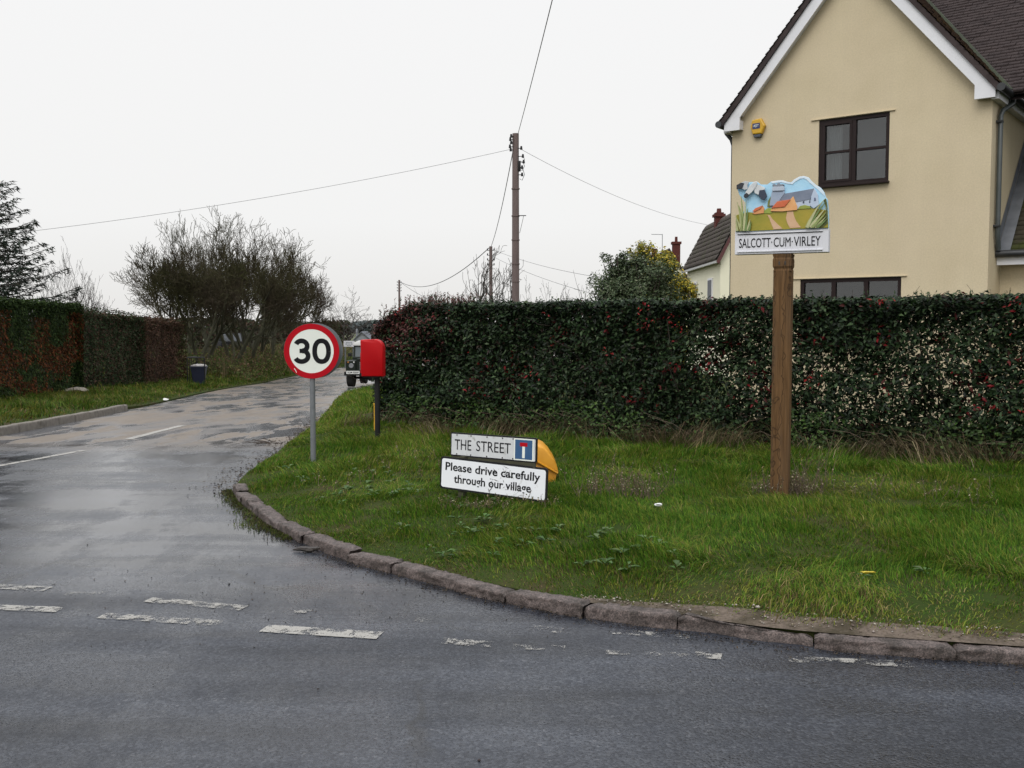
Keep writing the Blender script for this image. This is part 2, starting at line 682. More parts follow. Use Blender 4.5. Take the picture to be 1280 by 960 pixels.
nt.links.new(base, b.inputs['Base Color'])
sp_m = mixc(nt, far.outputs[0], (0.32, 0.32, 0.32), (0.75, 0.75, 0.75))
sp_l = mixc(nt, wl, (0.22, 0.22, 0.22), (0.75, 0.75, 0.75))
nt.links.new(mixc(nt, lane, sp_m, sp_l), b.inputs['Specular IOR Level'])
hgt = mixc(nt, wet_l, ramp(nt, cell.outputs['Distance'], [(0.0, 1.0), (0.7, 0.0)]), (0.4, 0.4, 0.4))
hgt = mixc(nt, 0.45, hgt, noise(nt, pos, 22, 4, 0.6))
hgt = mixc(nt, mixc(nt, 1.0, far.outputs[0], (0.80, 0.80, 0.80), 'MULTIPLY'), hgt, (0.45, 0.45, 0.45))
bump(nt, b, hgt, 0.5, 0.005)
tag(big('road', V, q, np.full(len(q), 4), m, smooth=True), kind='structure')

# --- edge lines
KP = [(290, 604), (299, 619), (326, 640), (344, 651), (384, 671), (410, 682), (450, 694), (500, 707), (537, 716), (590, 730), (640, 741), (725, 757), (812, 769), (890, 780), (960, 790), (1060, 799), (1165, 806), (1280, 814)]
kerb_line = np.array([gr(x, y, 0.066)[:2] for x, y in KP])
kerb_line = np.vstack([kerb_line, [4.2, 4.22], [8, 3.6], [16, 2.9], [60, 1.5]])
kerb_line = chaikin(kerb_line, 2)
lane_r = np.array([[-2.64, 9.37], [-2.78, 10.4], [-2.85, 12.0], [-3.06, 14.91], [-3.79, 20.06], [-5.11, 29.4], [-5.6, 34], [-5.0, 38.5], [-4.6, 44], [-4.2, 52], [-3, 62], [0, 74], [6, 86], [30, 100]])
lane_r = chaikin(lane_r, 2)


def offset_line(p, w):
    t_ = np.gradient(p, axis=0)
    t_ = t_ / np.linalg.norm(t_, axis=1, keepdims=True)
    return p + np.stack([-t_[:, 1], t_[:, 0]], 1) * w


right_edge = np.vstack([offset_line(kerb_line, 0.112)[::-1], lane_r[1:]])
left_edge = np.array([[-60, 9.4], [-30, 8.6], [-14, 7.9], [-10.5, 8.6], [-8.6, 10.2], [-7.6, 12.4], [-7.67, 14.91], [-8.05, 18.5], [-8.6, 22.55], [-9.5, 28.5], [-10.77, 36.8], [-11.6, 46.7], [-11.3, 54.2], [-10.6, 66], [-8, 80], [-3, 93], [6, 102], [30, 112]])
left_edge = chaikin(left_edge, 2)
right_poly = np.vstack([right_edge, [[60, 100]]])
left_kerb = left_edge[left_edge[:, 1] < 23.3]
ko = left_edge[:, 1] < 23.3
left_edge = np.where(ko[:, None], offset_line(left_edge, 0.127), left_edge)
left_poly = np.vstack([left_edge, [[30, 125], [-60, 125]]])


def rise(x, y, d, side):
    """height of the verge over the road at distance d from its edge"""
    if side == 'r':
        e = np.interp(y, [9.0, 10.5, 12, 60], [0.056, 0.055, 0.03, 0.03])
        h = e + 0.14 * (1 - np.exp(-d / 1.2))
        h = h + 0.13 * np.exp(-(((x + 2.2) / 0.9) ** 2 + ((y - 15.2) / 2.4) ** 2))
    else:
        e = np.interp(y, [9, 20, 24, 60], [0.12, 0.11, 0.04, 0.03])
        h = e + 0.10 * (1 - np.exp(-d / 1.0))
        bank = np.clip((y - 40) / 6, 0, 1) * np.clip((d - 0.4) / 2.5, 0, 1) * 0.55
        h = h + bank
    k = np.clip(d / 0.5, 0, 1)
    return h + k * 0.07 * (fbm(x * 1.3, y * 1.3, 3) - 0.5) + k * 0.03 * (vnoise(x * 6, y * 6) - 0.5)


def verge_z(x, y, side):
    x = np.atleast_1d(np.asarray(x, float))
    y = np.atleast_1d(np.asarray(y, float))
    d = seg_dist(x, y, right_edge if side == 'r' else left_edge)
    return zr(y) + rise(x, y, d, side)


def vz(x, y, side='r'):
    return float(verge_z(x, y, side)[0])


def make_verge(name, edge, poly, side, mat, near_box, step):
    xs = np.arange(near_box[0], near_box[1], step)
    ys = np.arange(near_box[2], near_box[3], step)
    X, Y = np.meshgrid(xs, ys)
    X = X.ravel() + rng.uniform(-0.02, 0.02, X.size)
    Y = Y.ravel() + rng.uniform(-0.02, 0.02, Y.size)
    xs = np.arange(-60, 60.1, 4)
    ys = np.arange(0, 125, 4)
    X2, Y2 = np.meshgrid(xs, ys)
    X2, Y2 = X2.ravel(), Y2.ravel()
    out = ~((X2 > near_box[0]) & (X2 < near_box[1]) & (Y2 > near_box[2]) & (Y2 < near_box[3]))
    X = np.concatenate([X, X2[out]])
    Y = np.concatenate([Y, Y2[out]])
    ok = in_poly(X, Y, poly) & (seg_dist(X, Y, np.vstack([poly, poly[:1]])) > 0.08)
    X, Y = X[ok], Y[ok]
    n = len(poly)
    pts = [Vector(p) for p in poly] + [Vector((a, c)) for a, c in zip(X, Y)]
    vv, ee, ff, *_ = delaunay_2d_cdt(pts, [], [list(range(n))], 1, 1e-5)
    P = np.array([[v.x, v.y] for v in vv])
    d = seg_dist(P[:, 0], P[:, 1], edge)
    z = zr(P[:, 1]) + rise(P[:, 0], P[:, 1], d, side)
    V = np.column_stack([P, z])
    # the turned-down edge
    E = resample(edge, 0.3)
    ez = zr(E[:, 1]) + rise(E[:, 0], E[:, 1], np.zeros(len(E)), side)
    k = len(V)
    top = np.column_stack([E, ez])
    bot = np.column_stack([E, zr(E[:, 1]) - 0.1])
    V = np.vstack([V, top, bot])
    idx, tot = [], []
    for f in ff:
        idx += list(f)
        tot.append(len(f))
    m_ = len(E)
    for i in range(m_ - 1):
        idx += [k + i, k + i + 1, k + m_ + i + 1, k + m_ + i]
        tot.append(4)
    return tag(big(name, V, idx, tot, mat, smooth=True), kind='structure')


soil = pm('soil_and_thatch', (0.022, 0.042, 0.008), (0.045, 0.045, 0.016), 2.2, 0.95, bmp=0.9, bscale=35, dirt=(0.05, 0.038, 0.022), dscale=1.1, dlo=0.56, dhi=0.68, spec=0.05)
make_verge('verge', right_edge, right_poly, 'r', soil, (-7, 9, 2, 18), 0.22)
make_verge('verge', left_edge, left_poly, 'l', soil, (-20, -6, 7, 48), 0.5)

# --- gravelly strip of worn earth just behind the broken kerb
k2 = resample(kerb_line[(kerb_line[:, 0] > 0.3) & (kerb_line[:, 0] < 8)], 0.08)
t = np.gradient(k2, axis=0)
t = t / np.linalg.norm(t, axis=1, keepdims=True)
nrm2 = np.stack([-t[:, 1], t[:, 0]], 1)
rows = []
wid = 0.05 + 0.24 * np.clip((k2[:, 0] - 0.3) / 0.7, 0, 1) * (0.25 + 0.9 * fbm(k2[:, 0] * 1.7, k2[:, 1] * 1.7))
for f_ in (0.0, 0.25, 0.5, 0.75, 1.0):
    p = k2 + nrm2 * ((0.088 if f_ == 0.0 else 0.125) + wid * f_)[:, None]
    zz_ = verge_z(p[:, 0], p[:, 1], 'r') + 0.008 * (1 - f_ ** 2) - (0.012 if f_ == 1.0 else 0)
    if f_ == 0.0:
        zz_ = zr(p[:, 1]) + 0.062
    rows.append(np.column_stack([p, zz_]))
V = np.concatenate(rows)
q = grid_quads(5, len(k2))
grv = pm('gravelly_earth', (0.065, 0.05, 0.038), (0.15, 0.118, 0.092), 45, 0.9, bmp=1.0, bscale=90, dirt=(0.045, 0.036, 0.022), dscale=5, dlo=0.45, dhi=0.6, spec=0.2)
tag(big('worn_earth', V, q, np.full(len(q), 4), grv, smooth=True), kind='structure')
n = 1500
i = rng.integers(0, len(k2), n)
p = k2[i] + t[i] * rng.uniform(-0.05, 0.05, (n, 1)) + nrm2[i] * (0.12 + wid[i] * rng.random(n))[:, None]
pz = verge_z(p[:, 0], p[:, 1], 'r') + 0.012
sz = rng.gamma(2.0, 0.0014, n) + 0.0015
O6 = np.array([[1, 0, 0], [-1, 0, 0], [0, 1, 0], [0, -1, 0], [0, 0, .7], [0, 0, -.5]], float)
F8 = np.array([[0, 2, 4], [2, 1, 4], [1, 3, 4], [3, 0, 4], [2, 0, 5], [1, 2, 5], [3, 1, 5], [0, 3, 5]])


def pebbles(name, p, sz, cols, mat):
    n = len(p)
    V = p[:, None, :] + O6[None] * sz[:, None, None] * rng.uniform(0.6, 1.4, (n, 6, 1))
    idx = (np.arange(n)[:, None, None] * 6 + F8[None]).reshape(-1)
    o = big(name, V.reshape(-1, 3), idx, np.full(n * 8, 3), mat, col=np.repeat(pick(cols, n), 6, axis=0))
    return tag(o, kind='stuff')


pebbles('gravel', np.column_stack([p, pz]), sz, [(0.25, 0.21, 0.17), (0.14, 0.11, 0.09), (0.38, 0.35, 0.30)], M['dull_leaf'])
# loose chippings on the main road
n = 2200
px_ = np.concatenate([rng.uniform(-3.2, 3.2, 600), rng.normal(-0.9, 1.0, 900)])
py_ = np.concatenate([rng.uniform(3.4, 9, 600), rng.normal(5.9, 0.45, 900)])
ok = ~in_poly(px_, py_, right_poly)
px_, py_ = px_[ok], py_[ok]
pebbles('loose_chippings', np.column_stack([px_, py_, zr(py_) + 0.004]), rng.gamma(2.0, 0.0008, len(px_)) + 0.0008, [(0.03, 0.027, 0.025), (0.05, 0.04, 0.035), (0.09, 0.075, 0.06)], M['dull_leaf'])

# --- kerb of rough stones, worn and broken further along
kst = pm('kerb_stone', (0.058, 0.047, 0.043), (0.135, 0.110, 0.102), 26, 0.8, r2=0.6, bmp=1.0, bscale=75, dirt=(0.035, 0.029, 0.025), dscale=7, dlo=0.47, dhi=0.66, spec=0.3)


nt = kst.node_tree
b = nt.nodes['Principled BSDF']
src = b.inputs['Base Color'].links[0].from_socket
pz_ = N(nt, 'ShaderNodeNewGeometry').outputs['Position']
vo = N(nt, 'ShaderNodeTexVoronoi', Scale=190.0)
nt.links.new(pz_, vo.inputs['Vector'])
nt.links.new(mixc(nt, 0.75, src, ramp(nt, vo.outputs['Color'], [(0.15, (0.35, 0.34, 0.34)), (0.5, (0.95, 0.93, 0.92)), (0.9, (1.9, 1.8, 1.75))]), 'MULTIPLY'), b.inputs['Base Color'])


def kerb(name, line, lens, width, height, mat, rough, seed, side=1, gap=0.012, wear=None, face_drop=0.12):
    r_ = np.random.default_rng(seed)
    s = np.concatenate([[0], np.cumsum(np.linalg.norm(np.diff(line, axis=0), axis=1))])
    pos_ = 0.0
    VV, II, TT, off = [], [], [], 0
    NL = 26
    while pos_ < s[-1] - 0.2:
        L = lens(pos_, r_)
        a, b_ = pos_ + gap * r_.uniform(0.4, 1.6), min(pos_ + L, s[-1])
        t = np.linspace(a, b_, NL)
        cx, cy = np.interp(t, s, line[:, 0]), np.interp(t, s, line[:, 1])
        tx, ty = np.interp(t + 0.05, s, line[:, 0]) - np.interp(t - 0.05, s, line[:, 0]), np.interp(t + 0.05, s, line[:, 1]) - np.interp(t - 0.05, s, line[:, 1])
        l_ = np.hypot(tx, ty) + 1e-9
        nx, ny = -ty / l_ * side, tx / l_ * side      # towards the verge
        dz = r_.normal(0, 0.006) * rough
        tilt = r_.normal(0, 0.006) * rough
        sh = r_.normal(0, 0.006) * rough
        hs_ = height + dz + tilt * np.linspace(-1, 1, NL)
        fr = np.zeros(NL)
        if wear is not None:
            wv = wear(cx, cy)
            hs_ = hs_ - wv * 0.006
            fr = np.minimum(wv * 0.075, 0.08)
        pr = [(-0.010 + fr, -face_drop), (-0.004 + fr * 0.9, 0.22), (-0.003 + fr, 0.42), (-0.002 + fr, 0.62), (0.0 + fr, 0.80), (0.003 + fr, 0.93), (0.010 + fr, 0.995), (0.028 + fr * 0.9, 1.01), (0.055, 1.0), (0.085, 1.0), (width, 0.98), (width + 0.004, -0.3)]
        ring = []
        for w_, h_ in pr:
            jx = (r_.normal(0, 0.0022, NL) + 0.011 * (fbm(t * 9 + seed, np.full(NL, h_ * 3.0 + pos_)) - 0.5)) * rough
            jz = (r_.normal(0, 0.0016, NL) + 0.013 * (fbm(t * 6 + 40, np.full(NL, w_ * 20.0 + pos_)) - 0.5)) * rough
            hh = (hs_ * h_ if h_ > 0 else np.full(NL, h_ * 1.0)) + (jz if h_ > 0.2 else 0)
            ww = w_ + sh + jx
            endr = np.zeros(NL)
            endr[[0, -1]] = 0.012 * rough if h_ > 0.5 else 0
            ring.append(np.column_stack([cx + nx * ww, cy + ny * ww, zr(cy) + hh - endr]))
        A = np.array(ring)                 # profile x length
        VV.append(A.reshape(-1, 3))
        q = grid_quads(len(pr), NL) + off
        II.append(q.ravel())
        TT += [4] * len(q)
        for e in (0, NL - 1):
            II.append(np.arange(len(pr)) * NL + e + off)
            TT.append(len(pr))
        off += A.shape[0] * NL
        pos_ += L
    o = big(name, np.concatenate(VV), np.concatenate(II), TT, mat, smooth=False)
    return tag(o, kind='structure')


def wear(x, y):
    w = np.clip((x - 0.75) / 0.25, 0, 1) * np.clip((2.1 - x) / 0.5, 0, 1)
    return w * np.clip(0.2 + 1.9 * (vnoise(x * 5.0 + 3, y * 0 + 1.5) - 0.3), 0, 1.2)


kerb('kerb', kerb_line[kerb_line[:, 0] < 30], lambda s_, r_: r_.uniform(0.26, 0.42) if s_ < 1.4 else r_.uniform(0.40, 0.75), 0.115, 0.066, kst, 1.25, 5, 1, gap=0.005, wear=wear)
kcon = pm('kerb_concrete', (0.13, 0.115, 0.10), (0.20, 0.18, 0.155), 14, 0.85, bmp=0.7, bscale=45, dirt=(0.06, 0.055, 0.038), dscale=3, spec=0.3)
ll = left_kerb
kerb('kerb', ll, lambda s_, r_: 0.9, 0.13, 0.13, kcon, 0.6, 8, 1)

# --- worn white paint on the road
mp, nt, b = new_mat('worn_road_paint')
pos = N(nt, 'ShaderNodeNewGeometry').outputs['Position']
pf = noise(nt, pos, 9, 6, 0.7)
pf2 = noise(nt, pos, 60, 3, 0.6)
nt.links.new(ramp(nt, pf, [(0.3, (0.42, 0.405, 0.37)), (0.7, (0.26, 0.248, 0.225))]), b.inputs['Base Color'])
b.inputs['Roughness'].default_value = 0.6
thr = N(nt, 'ShaderNodeAttribute', attribute_name='Col').outputs['Fac']
sm = N(nt, 'ShaderNodeMath', operation='MULTIPLY_ADD')
sm.inputs[1].default_value = 0.20
nt.links.new(pf2, sm.inputs[0])
nt.links.new(pf, sm.inputs[2])
gr_ = noise(nt, pos, 170, 2, 0.6)
sm2 = N(nt, 'ShaderNodeMath', operation='MULTIPLY_ADD')
sm2.inputs[1].default_value = 0.42
nt.links.new(gr_, sm2.inputs[0])
nt.links.new(sm.outputs[0], sm2.inputs[2])
sub = N(nt, 'ShaderNodeMath', operation='SUBTRACT')
nt.links.new(sm2.outputs[0], sub.inputs[0])
nt.links.new(thr, sub.inputs[1])
gt = N(nt, 'ShaderNodeMapRange')
gt.inputs['From Min'].default_value = 0.09
gt.inputs['From Max'].default_value = 0.19
gt.inputs['To Max'].default_value = 0.9
nt.links.new(sub.outputs[0], gt.inputs['Value'])
tr = N(nt, 'ShaderNodeBsdfTransparent')
mx = N(nt, 'ShaderNodeMixShader')
nt.links.new(gt.outputs[0], mx.inputs[0])
nt.links.new(tr.outputs[0], mx.inputs[1])
nt.links.new(b.outputs[0], mx.inputs[2])
nt.links.new(mx.outputs[0], nt.nodes['Material Output'].inputs['Surface'])


def dash(p0, p1, w, thr_):
    a, c = np.array(gr(*p0)[:2]), np.array(gr(*p1)[:2])
    d = c - a
    L = np.linalg.norm(d)
    d /= L
    n_ = np.array([-d[1], d[0]])
    k = max(3, int(L / 0.12))
    rows = []
    for s_ in (-0.5, 0.0, 0.5):
        p = a + d * np.linspace(0, L, k)[:, None] + n_ * s_ * w
        rows.append(np.column_stack([p, zr(p[:, 1]) + 0.010 * (fbm(p[:, 0] * 0.9, p[:, 1] * 0.9) - 0.5) + 0.0042]))
    q = grid_quads(3, k)
    V = np.concatenate(rows)
    tag(big('road_marking', V, q, np.full(len(q), 4), mp, col=np.full((len(V), 3), thr_ + 0.022)), kind='structure')


# threshold about 0.67 keeps half of the paint
for p0, p1, w, th in [((-60, 731), (60, 737), 0.10, 0.667), ((82, 743), (132, 742), 0.07, 0.726), ((185, 750), (305, 761), 0.10, 0.676),
                      ((368, 766), (398, 764), 0.06, 0.718), ((520, 775), (560, 778), 0.07, 0.760), ((664, 785), (703, 789), 0.09, 0.718), ((762, 790), (862, 797), 0.08, 0.718),
                      ((-70, 758), (76, 763), 0.10, 0.642), ((127, 770), (275, 780), 0.10, 0.684), ((330, 786), (475, 795), 0.12, 0.600),
                      ((548, 801), (616, 806), 0.09, 0.684), ((640, 808), (706, 811), 0.08, 0.734), ((757, 816), (862, 820), 0.06, 0.718), ((868, 819), (902, 822), 0.09, 0.676),
                      ((985, 825), (1140, 831), 0.09, 0.709)]:
    dash(p0, p1, w, th)
for p0, p1, w, th in [((-40, 590), (105, 563), 0.10, 0.585), ((160, 549), (228, 532), 0.12, 0.53)]:
    dash(p0, p1, w, th)

# ------------------------------------------------------------------ grass
def scatter(box, dens, poly):
    n = int((box[1] - box[0]) * (box[3] - box[2]) * dens)
    x = rng.uniform(box[0], box[1], n)
    y = rng.uniform(box[2], box[3], n)
    ok = in_poly(x, y, poly)
    return x[ok], y[ok]


HA = np.array([-1.98, 14.62])          # the near hedge: front foot of its corner, and its direction
HB = np.array([5.30, 10.08])
HD = (HB - HA) / np.linalg.norm(HB - HA)
HN = np.array([HD[1], -HD[0]])
if HN[1] > 0:
    HN = -HN                            # towards the camera


def hedge_sd(x, y):
    """distance in front of the near hedge's face"""
    return (x - HA[0]) * HN[0] + (y - HA[1]) * HN[1]


GREENS = [(0.055, 0.135, 0.010), (0.098, 0.175, 0.018), (0.026, 0.072, 0.006), (0.16, 0.180, 0.026), (0.25, 0.20, 0.085), (0.085, 0.062, 0.026)]


def lawn(name, box, dens, poly, edge, side, hscale, wscale, keep=None):
    x, y = scatter(box, dens, poly)
    d = seg_dist(x, y, edge)
    cl = fbm(x * 0.8, y * 0.8, 3)
    c2 = fbm(x * 2.7 + 9, y * 2.7, 3)
    pr = np.clip(0.6 + 1.4 * (c2 - 0.35), 0.35, 1)
    if side == 'r':
        # thin, scuffed grass beside the broken kerb, and bare patches
        edge_w = np.interp(x, [-2, 0.2, 1.0, 2.5, 6], [0.0, 0.0, 0.14, 0.12, 0.12])
        pr = pr * np.clip((d - edge_w * (0.5 + fbm(x * 3, y * 3))) / 0.18 + 0.7, 0.1, 1)
    else:
        pr = pr * np.clip(d / 0.3, 0.1, 1)
    if keep is not None:
        pr = pr * keep(x, y)
    ok = rng.random(len(x)) < pr
    x, y, d, cl, c2 = x[ok], y[ok], d[ok], cl[ok], c2[ok]

    n = len(x)
    z = zr(y) + rise(x, y, d, side)
    p = np.stack([np.clip((1.2 - 0.9 * cl), 0.1, 1), 0.6 + 0 * cl, 0.55 * (1 - cl), 0.35 + 0.9 * np.clip(cl - 0.42, 0, 1) * 3,
                  0.03 + 0.5 * np.clip(cl - 0.5, 0, 1) * 2 + 0.25 * np.clip(0.5 - d, 0, 1), 0.03 + 0.3 * np.clip(c2 - 0.55, 0, 1) + 0.35 * np.clip(0.5 - d, 0, 1)], 1)
    if side == 'r':
        near_k = np.clip((x + 0.2) / 1.0, 0, 1) * np.clip((0.85 - d) / 0.6, 0, 1)
        p[:, 3] += 0.5 * near_k
        p[:, 5] += 0.9 * near_k
        p[:, 4] += 0.25 * near_k
    c3 = fbm(x * 1.7 + 50, y * 1.7, 3)
    p[:, 3] += 1.6 * np.clip(c3 - 0.52, 0, 1)
    p[:, 4] += 0.9 * np.clip(c3 - 0.56, 0, 1)
    p[:, 2] += 2.5 * np.clip(0.42 - c3, 0, 1)
    p = p / p.sum(1, keepdims=True)
    k = (p.cumsum(1) < rng.random((n, 1))).sum(1)
    k = np.clip(k, 0, 5)
    col = np.array(GREENS)[k] * rng.uniform(0.55, 1.4, (n, 1))
    if side == 'l':
        col = col * np.array([0.8, 0.68, 0.9])
    h = hscale * rng.gamma(6, 1 / 6, n) * (0.20 + 1.45 * c2 ** 1.2) * np.clip(0.45 + d * 0.9, 0.45, 1) * np.where(rng.random(n) < 0.05, 1.5, 1.0)
    w = wscale * rng.uniform(0.7, 1.3, n)
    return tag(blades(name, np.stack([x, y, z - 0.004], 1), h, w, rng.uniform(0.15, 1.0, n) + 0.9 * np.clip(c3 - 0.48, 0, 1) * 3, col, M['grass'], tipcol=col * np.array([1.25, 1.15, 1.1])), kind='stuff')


front = lambda x, y: ((hedge_sd(x, y) > -0.15) | (x < -2.3)) * np.where((x > -0.75) & (x < 0.45) & (y > 7.2) & (y < 7.7), 0.85, 1.0)
lawn('grass', (-3.2, 7.5, 3.4, 9.2), 9000, right_poly, right_edge, 'r', 0.048, 0.0046, front)
lawn('grass', (-3.8, 7.0, 9.2, 15.5), 4800, right_poly, right_edge, 'r', 0.062, 0.0062, front)
lawn('grass', (-6.2, -2.0, 15.5, 40), 700, right_poly, right_edge, 'r', 0.12, 0.013, lambda x, y: (x < -2.7))
lawn('grass', (-17, -7.3, 11.5, 30), 520, left_poly, left_edge, 'l', 0.11, 0.013)
lawn('grass', (-19, -9, 30, 48), 260, left_poly, left_edge, 'l', 0.14, 0.022)
lawn('grass', (-14, -8, 48, 72), 150, left_poly, left_edge, 'l', 0.20, 0.035)

# long dead grass along the foot of the hedge
n = 9000
s = rng.uniform(-0.3, 9.0, n)
o_ = rng.gamma(2.0, 0.16, n) - 0.05
x = HA[0] + HD[0] * s + HN[0] * o_
y = HA[1] + HD[1] * s + HN[1] * o_
ok = rng.random(n) < np.clip((fbm(s * 1.3, o_ * 3 + 4, 3) - 0.36) * 4, 0.08, 1)
x, y = x[ok], y[ok]
n = len(x)
z = verge_z(x, y, 'r')
dead = pick([(0.20, 0.155, 0.09), (0.13, 0.095, 0.055), (0.075, 0.055, 0.035), (0.27, 0.22, 0.14), (0.05, 0.075, 0.02)], n, [0.25, 0.27, 0.22, 0.06, 0.2])
tag(blades('dead_grass', np.stack([x, y, z], 1), rng.gamma(4, 0.045, n) + 0.05, rng.uniform(0.004, 0.008, n), rng.uniform(0.6, 1.9, n), dead, M['grass']), kind='stuff')

# dry weeds: thin branching stalks around the post and beside the yellow bin
def stalks(n, cx, cy, rx, ry, h0, h1, side='r'):
    a = rng.uniform(0, 2 * np.pi, n)
    r = np.sqrt(rng.random(n))
    x = cx + np.cos(a) * r * rx
    y = cy + np.sin(a) * r * ry
    z = verge_z(x, y, side)
    h = rng.uniform(h0, h1, n)
    ln = rng.normal(0, 0.25, (n, 2)) * h[:, None]
    base = np.stack([x, y, z], 1)
    tp = base + np.column_stack([ln, h])
    md = (base + tp) / 2 + np.column_stack([rng.normal(0, 0.02, (n, 2)), np.zeros(n)])
    return base, md, tp


Ps, heads = [], []
for args in [(130, 2.32, 8.36, 0.30, 0.16, 0.06, 0.24), (14, 2.62, 8.7, 0.2, 0.2, 0.15, 0.42), (110, 0.88, 8.3, 0.36, 0.35, 0.06, 0.26), (24, 1.0, 9.0, 0.6, 0.5, 0.05, 0.2),
             (60, -0.15, 7.80, 0.55, 0.12, 0.04, 0.13), (14, -1.6, 9.2, 0.35, 0.3, 0.04, 0.16), (40, 3.3, 8.2, 0.8, 0.5, 0.04, 0.14), (30, -1.2, 10.2, 0.9, 0.9, 0.04, 0.16)]:
    a, md, tp = stalks(*args)
    Ps.append(np.stack([a, md, tp], 1))
    for k in range(5):
        f_ = rng.uniform(0.45, 1.0, (len(a), 1))
        heads.append(md + (tp - md) * (f_ * 2 - 1) + rng.normal(0, 0.012, a.shape))
P = np.concatenate(Ps)
dw = pm('dry_stalk', (0.16, 0.115, 0.075), (0.085, 0.06, 0.045), 12, 0.9)
tubes_o = tubes('dry_weeds', [(P, np.broadcast_to(np.array([0.0034, 0.0026, 0.0014]), P.shape[:2]), 3)], dw)
tag(tubes_o, kind='stuff')
hp = np.concatenate(heads)
tag(leaves('dry_seed_heads', hp, rng.normal(size=hp.shape), rng.uniform(0.010, 0.026, len(hp)), rng.uniform(0.006, 0.014, len(hp)),
           pick([(0.20, 0.155, 0.085), (0.115, 0.085, 0.045), (0.34, 0.30, 0.21), (0.07, 0.085, 0.03)], len(hp)), M['dull_leaf']), kind='stuff')

# broad-leaved weeds near the kerb
wp, wn, wl_, wc, wt = [], [], [], [], []
for _ in range(70):
    while True:
        i = rng.integers(0, len(kerb_line))
        if kerb_line[i, 0] < 0.2 or rng.random() < 0.08:
            break
    c = kerb_line[i] + np.array([rng.uniform(0.15, 1.3), rng.uniform(0.1, 1.3)])
    if c[0] > 5 or not in_poly(c[:1], c[1:2], right_poly)[0]:
        continue
    k = rng.integers(4, 9)
    g_ = rng.uniform(0.7, 1.3)
    for j in range(k):
        a = rng.uniform(0, 2 * np.pi)
        L_ = rng.uniform(0.03, 0.075) * g_
        dv = np.array([math.cos(a), math.sin(a)])
        q2 = c + dv * L_ * 0.6
        wp.append([q2[0], q2[1], vz(*q2) + rng.uniform(0.025, 0.055)])
        wn.append([-dv[0] * 0.3, -dv[1] * 0.3, 1])
        wt.append([dv[0], dv[1], 0.3])
        wl_.append(L_)
wp, wn, wt, wl_ = map(np.array, (wp, wn, wt, wl_))
tag(leaves('broadleaf_weeds', wp, wn, wl_, wl_ * 0.55, pick([(0.06, 0.12, 0.028), (0.045, 0.095, 0.02), (0.09, 0.14, 0.045)], len(wp)), M['leaf'], tdir=wt), kind='stuff')

# moss and weeds in the gutter against the far kerb stones
k3 = kerb_line[(kerb_line[:, 0] < -1.55)]
k3 = k3[k3[:, 1] < 9.6]
n = 2600
i = rng.integers(0, len(k3) - 1, n)
f_ = rng.random((n, 1))
pp = k3[i] * f_ + k3[i + 1] * (1 - f_)
dd = k3[i + 1] - k3[i]
dd /= np.linalg.norm(dd, axis=1, keepdims=True)
nn = np.stack([dd[:, 1], -dd[:, 0]], 1)
pp = pp + nn * (np.abs(rng.normal(0, 0.06, (n, 1))) + 0.01) * (0.4 + 1.2 * vnoise(pp[:, 0] * 4, pp[:, 1] * 4))[:, None]
tag(blades('gutter_moss', np.column_stack([pp, zr(pp[:, 1])]), rng.uniform(0.008, 0.035, n), rng.uniform(0.004, 0.008, n), rng.uniform(0.2, 1.2, n),
           pick([(0.06, 0.09, 0.02), (0.10, 0.11, 0.03), (0.05, 0.04, 0.02)], n), M['grass']), kind='stuff')

# leaf and soil litter washed along the edge of the lane
n = 2600
lr_ = resample(lane_r[(lane_r[:, 1] < 20)], 0.05)
i = rng.integers(0, len(lr_), n)
pp = lr_[i] + np.column_stack([-np.abs(rng.normal(0, 0.20, n)) + 0.12, rng.normal(0, 0.1, n)])
tag(leaves('washed_litter', np.column_stack([pp, zr(pp[:, 1]) + 0.012]), np.column_stack([rng.normal(0, 0.35, (n, 2)), np.ones(n)]), rng.uniform(0.012, 0.05, n), rng.uniform(0.006, 0.018, n),
           pick([(0.03, 0.022, 0.016), (0.055, 0.04, 0.028), (0.10, 0.075, 0.05)], n), M['dull_leaf']), kind='stuff')

n = 3600
kf = resample(kerb_line[kerb_line[:, 0] < 4.0], 0.03)
tk = np.gradient(kf, axis=0)
tk /= np.linalg.norm(tk, axis=1, keepdims=True)
i = rng.integers(0, len(kf), n)
kf = kf + 0
pp = kf[i] + tk[i] * rng.uniform(-0.02, 0.02, (n, 1)) - np.stack([-tk[i, 1], tk[i, 0]], 1) * (0.012 + np.abs(rng.normal(0, 0.07, (n, 1))) * rng.uniform(0.3, 1.4, (n, 1)))
tag(leaves('gutter_debris', np.column_stack([pp, zr(pp[:, 1]) + 0.009]), np.column_stack([rng.normal(0, 0.4, (n, 2)), np.ones(n)]), rng.uniform(0.004, 0.022, n), rng.uniform(0.003, 0.010, n),
           pick([(0.014, 0.011, 0.009), (0.03, 0.022, 0.016), (0.06, 0.045, 0.03), (0.02, 0.02, 0.02)], n), M['dull_leaf']), kind='stuff')

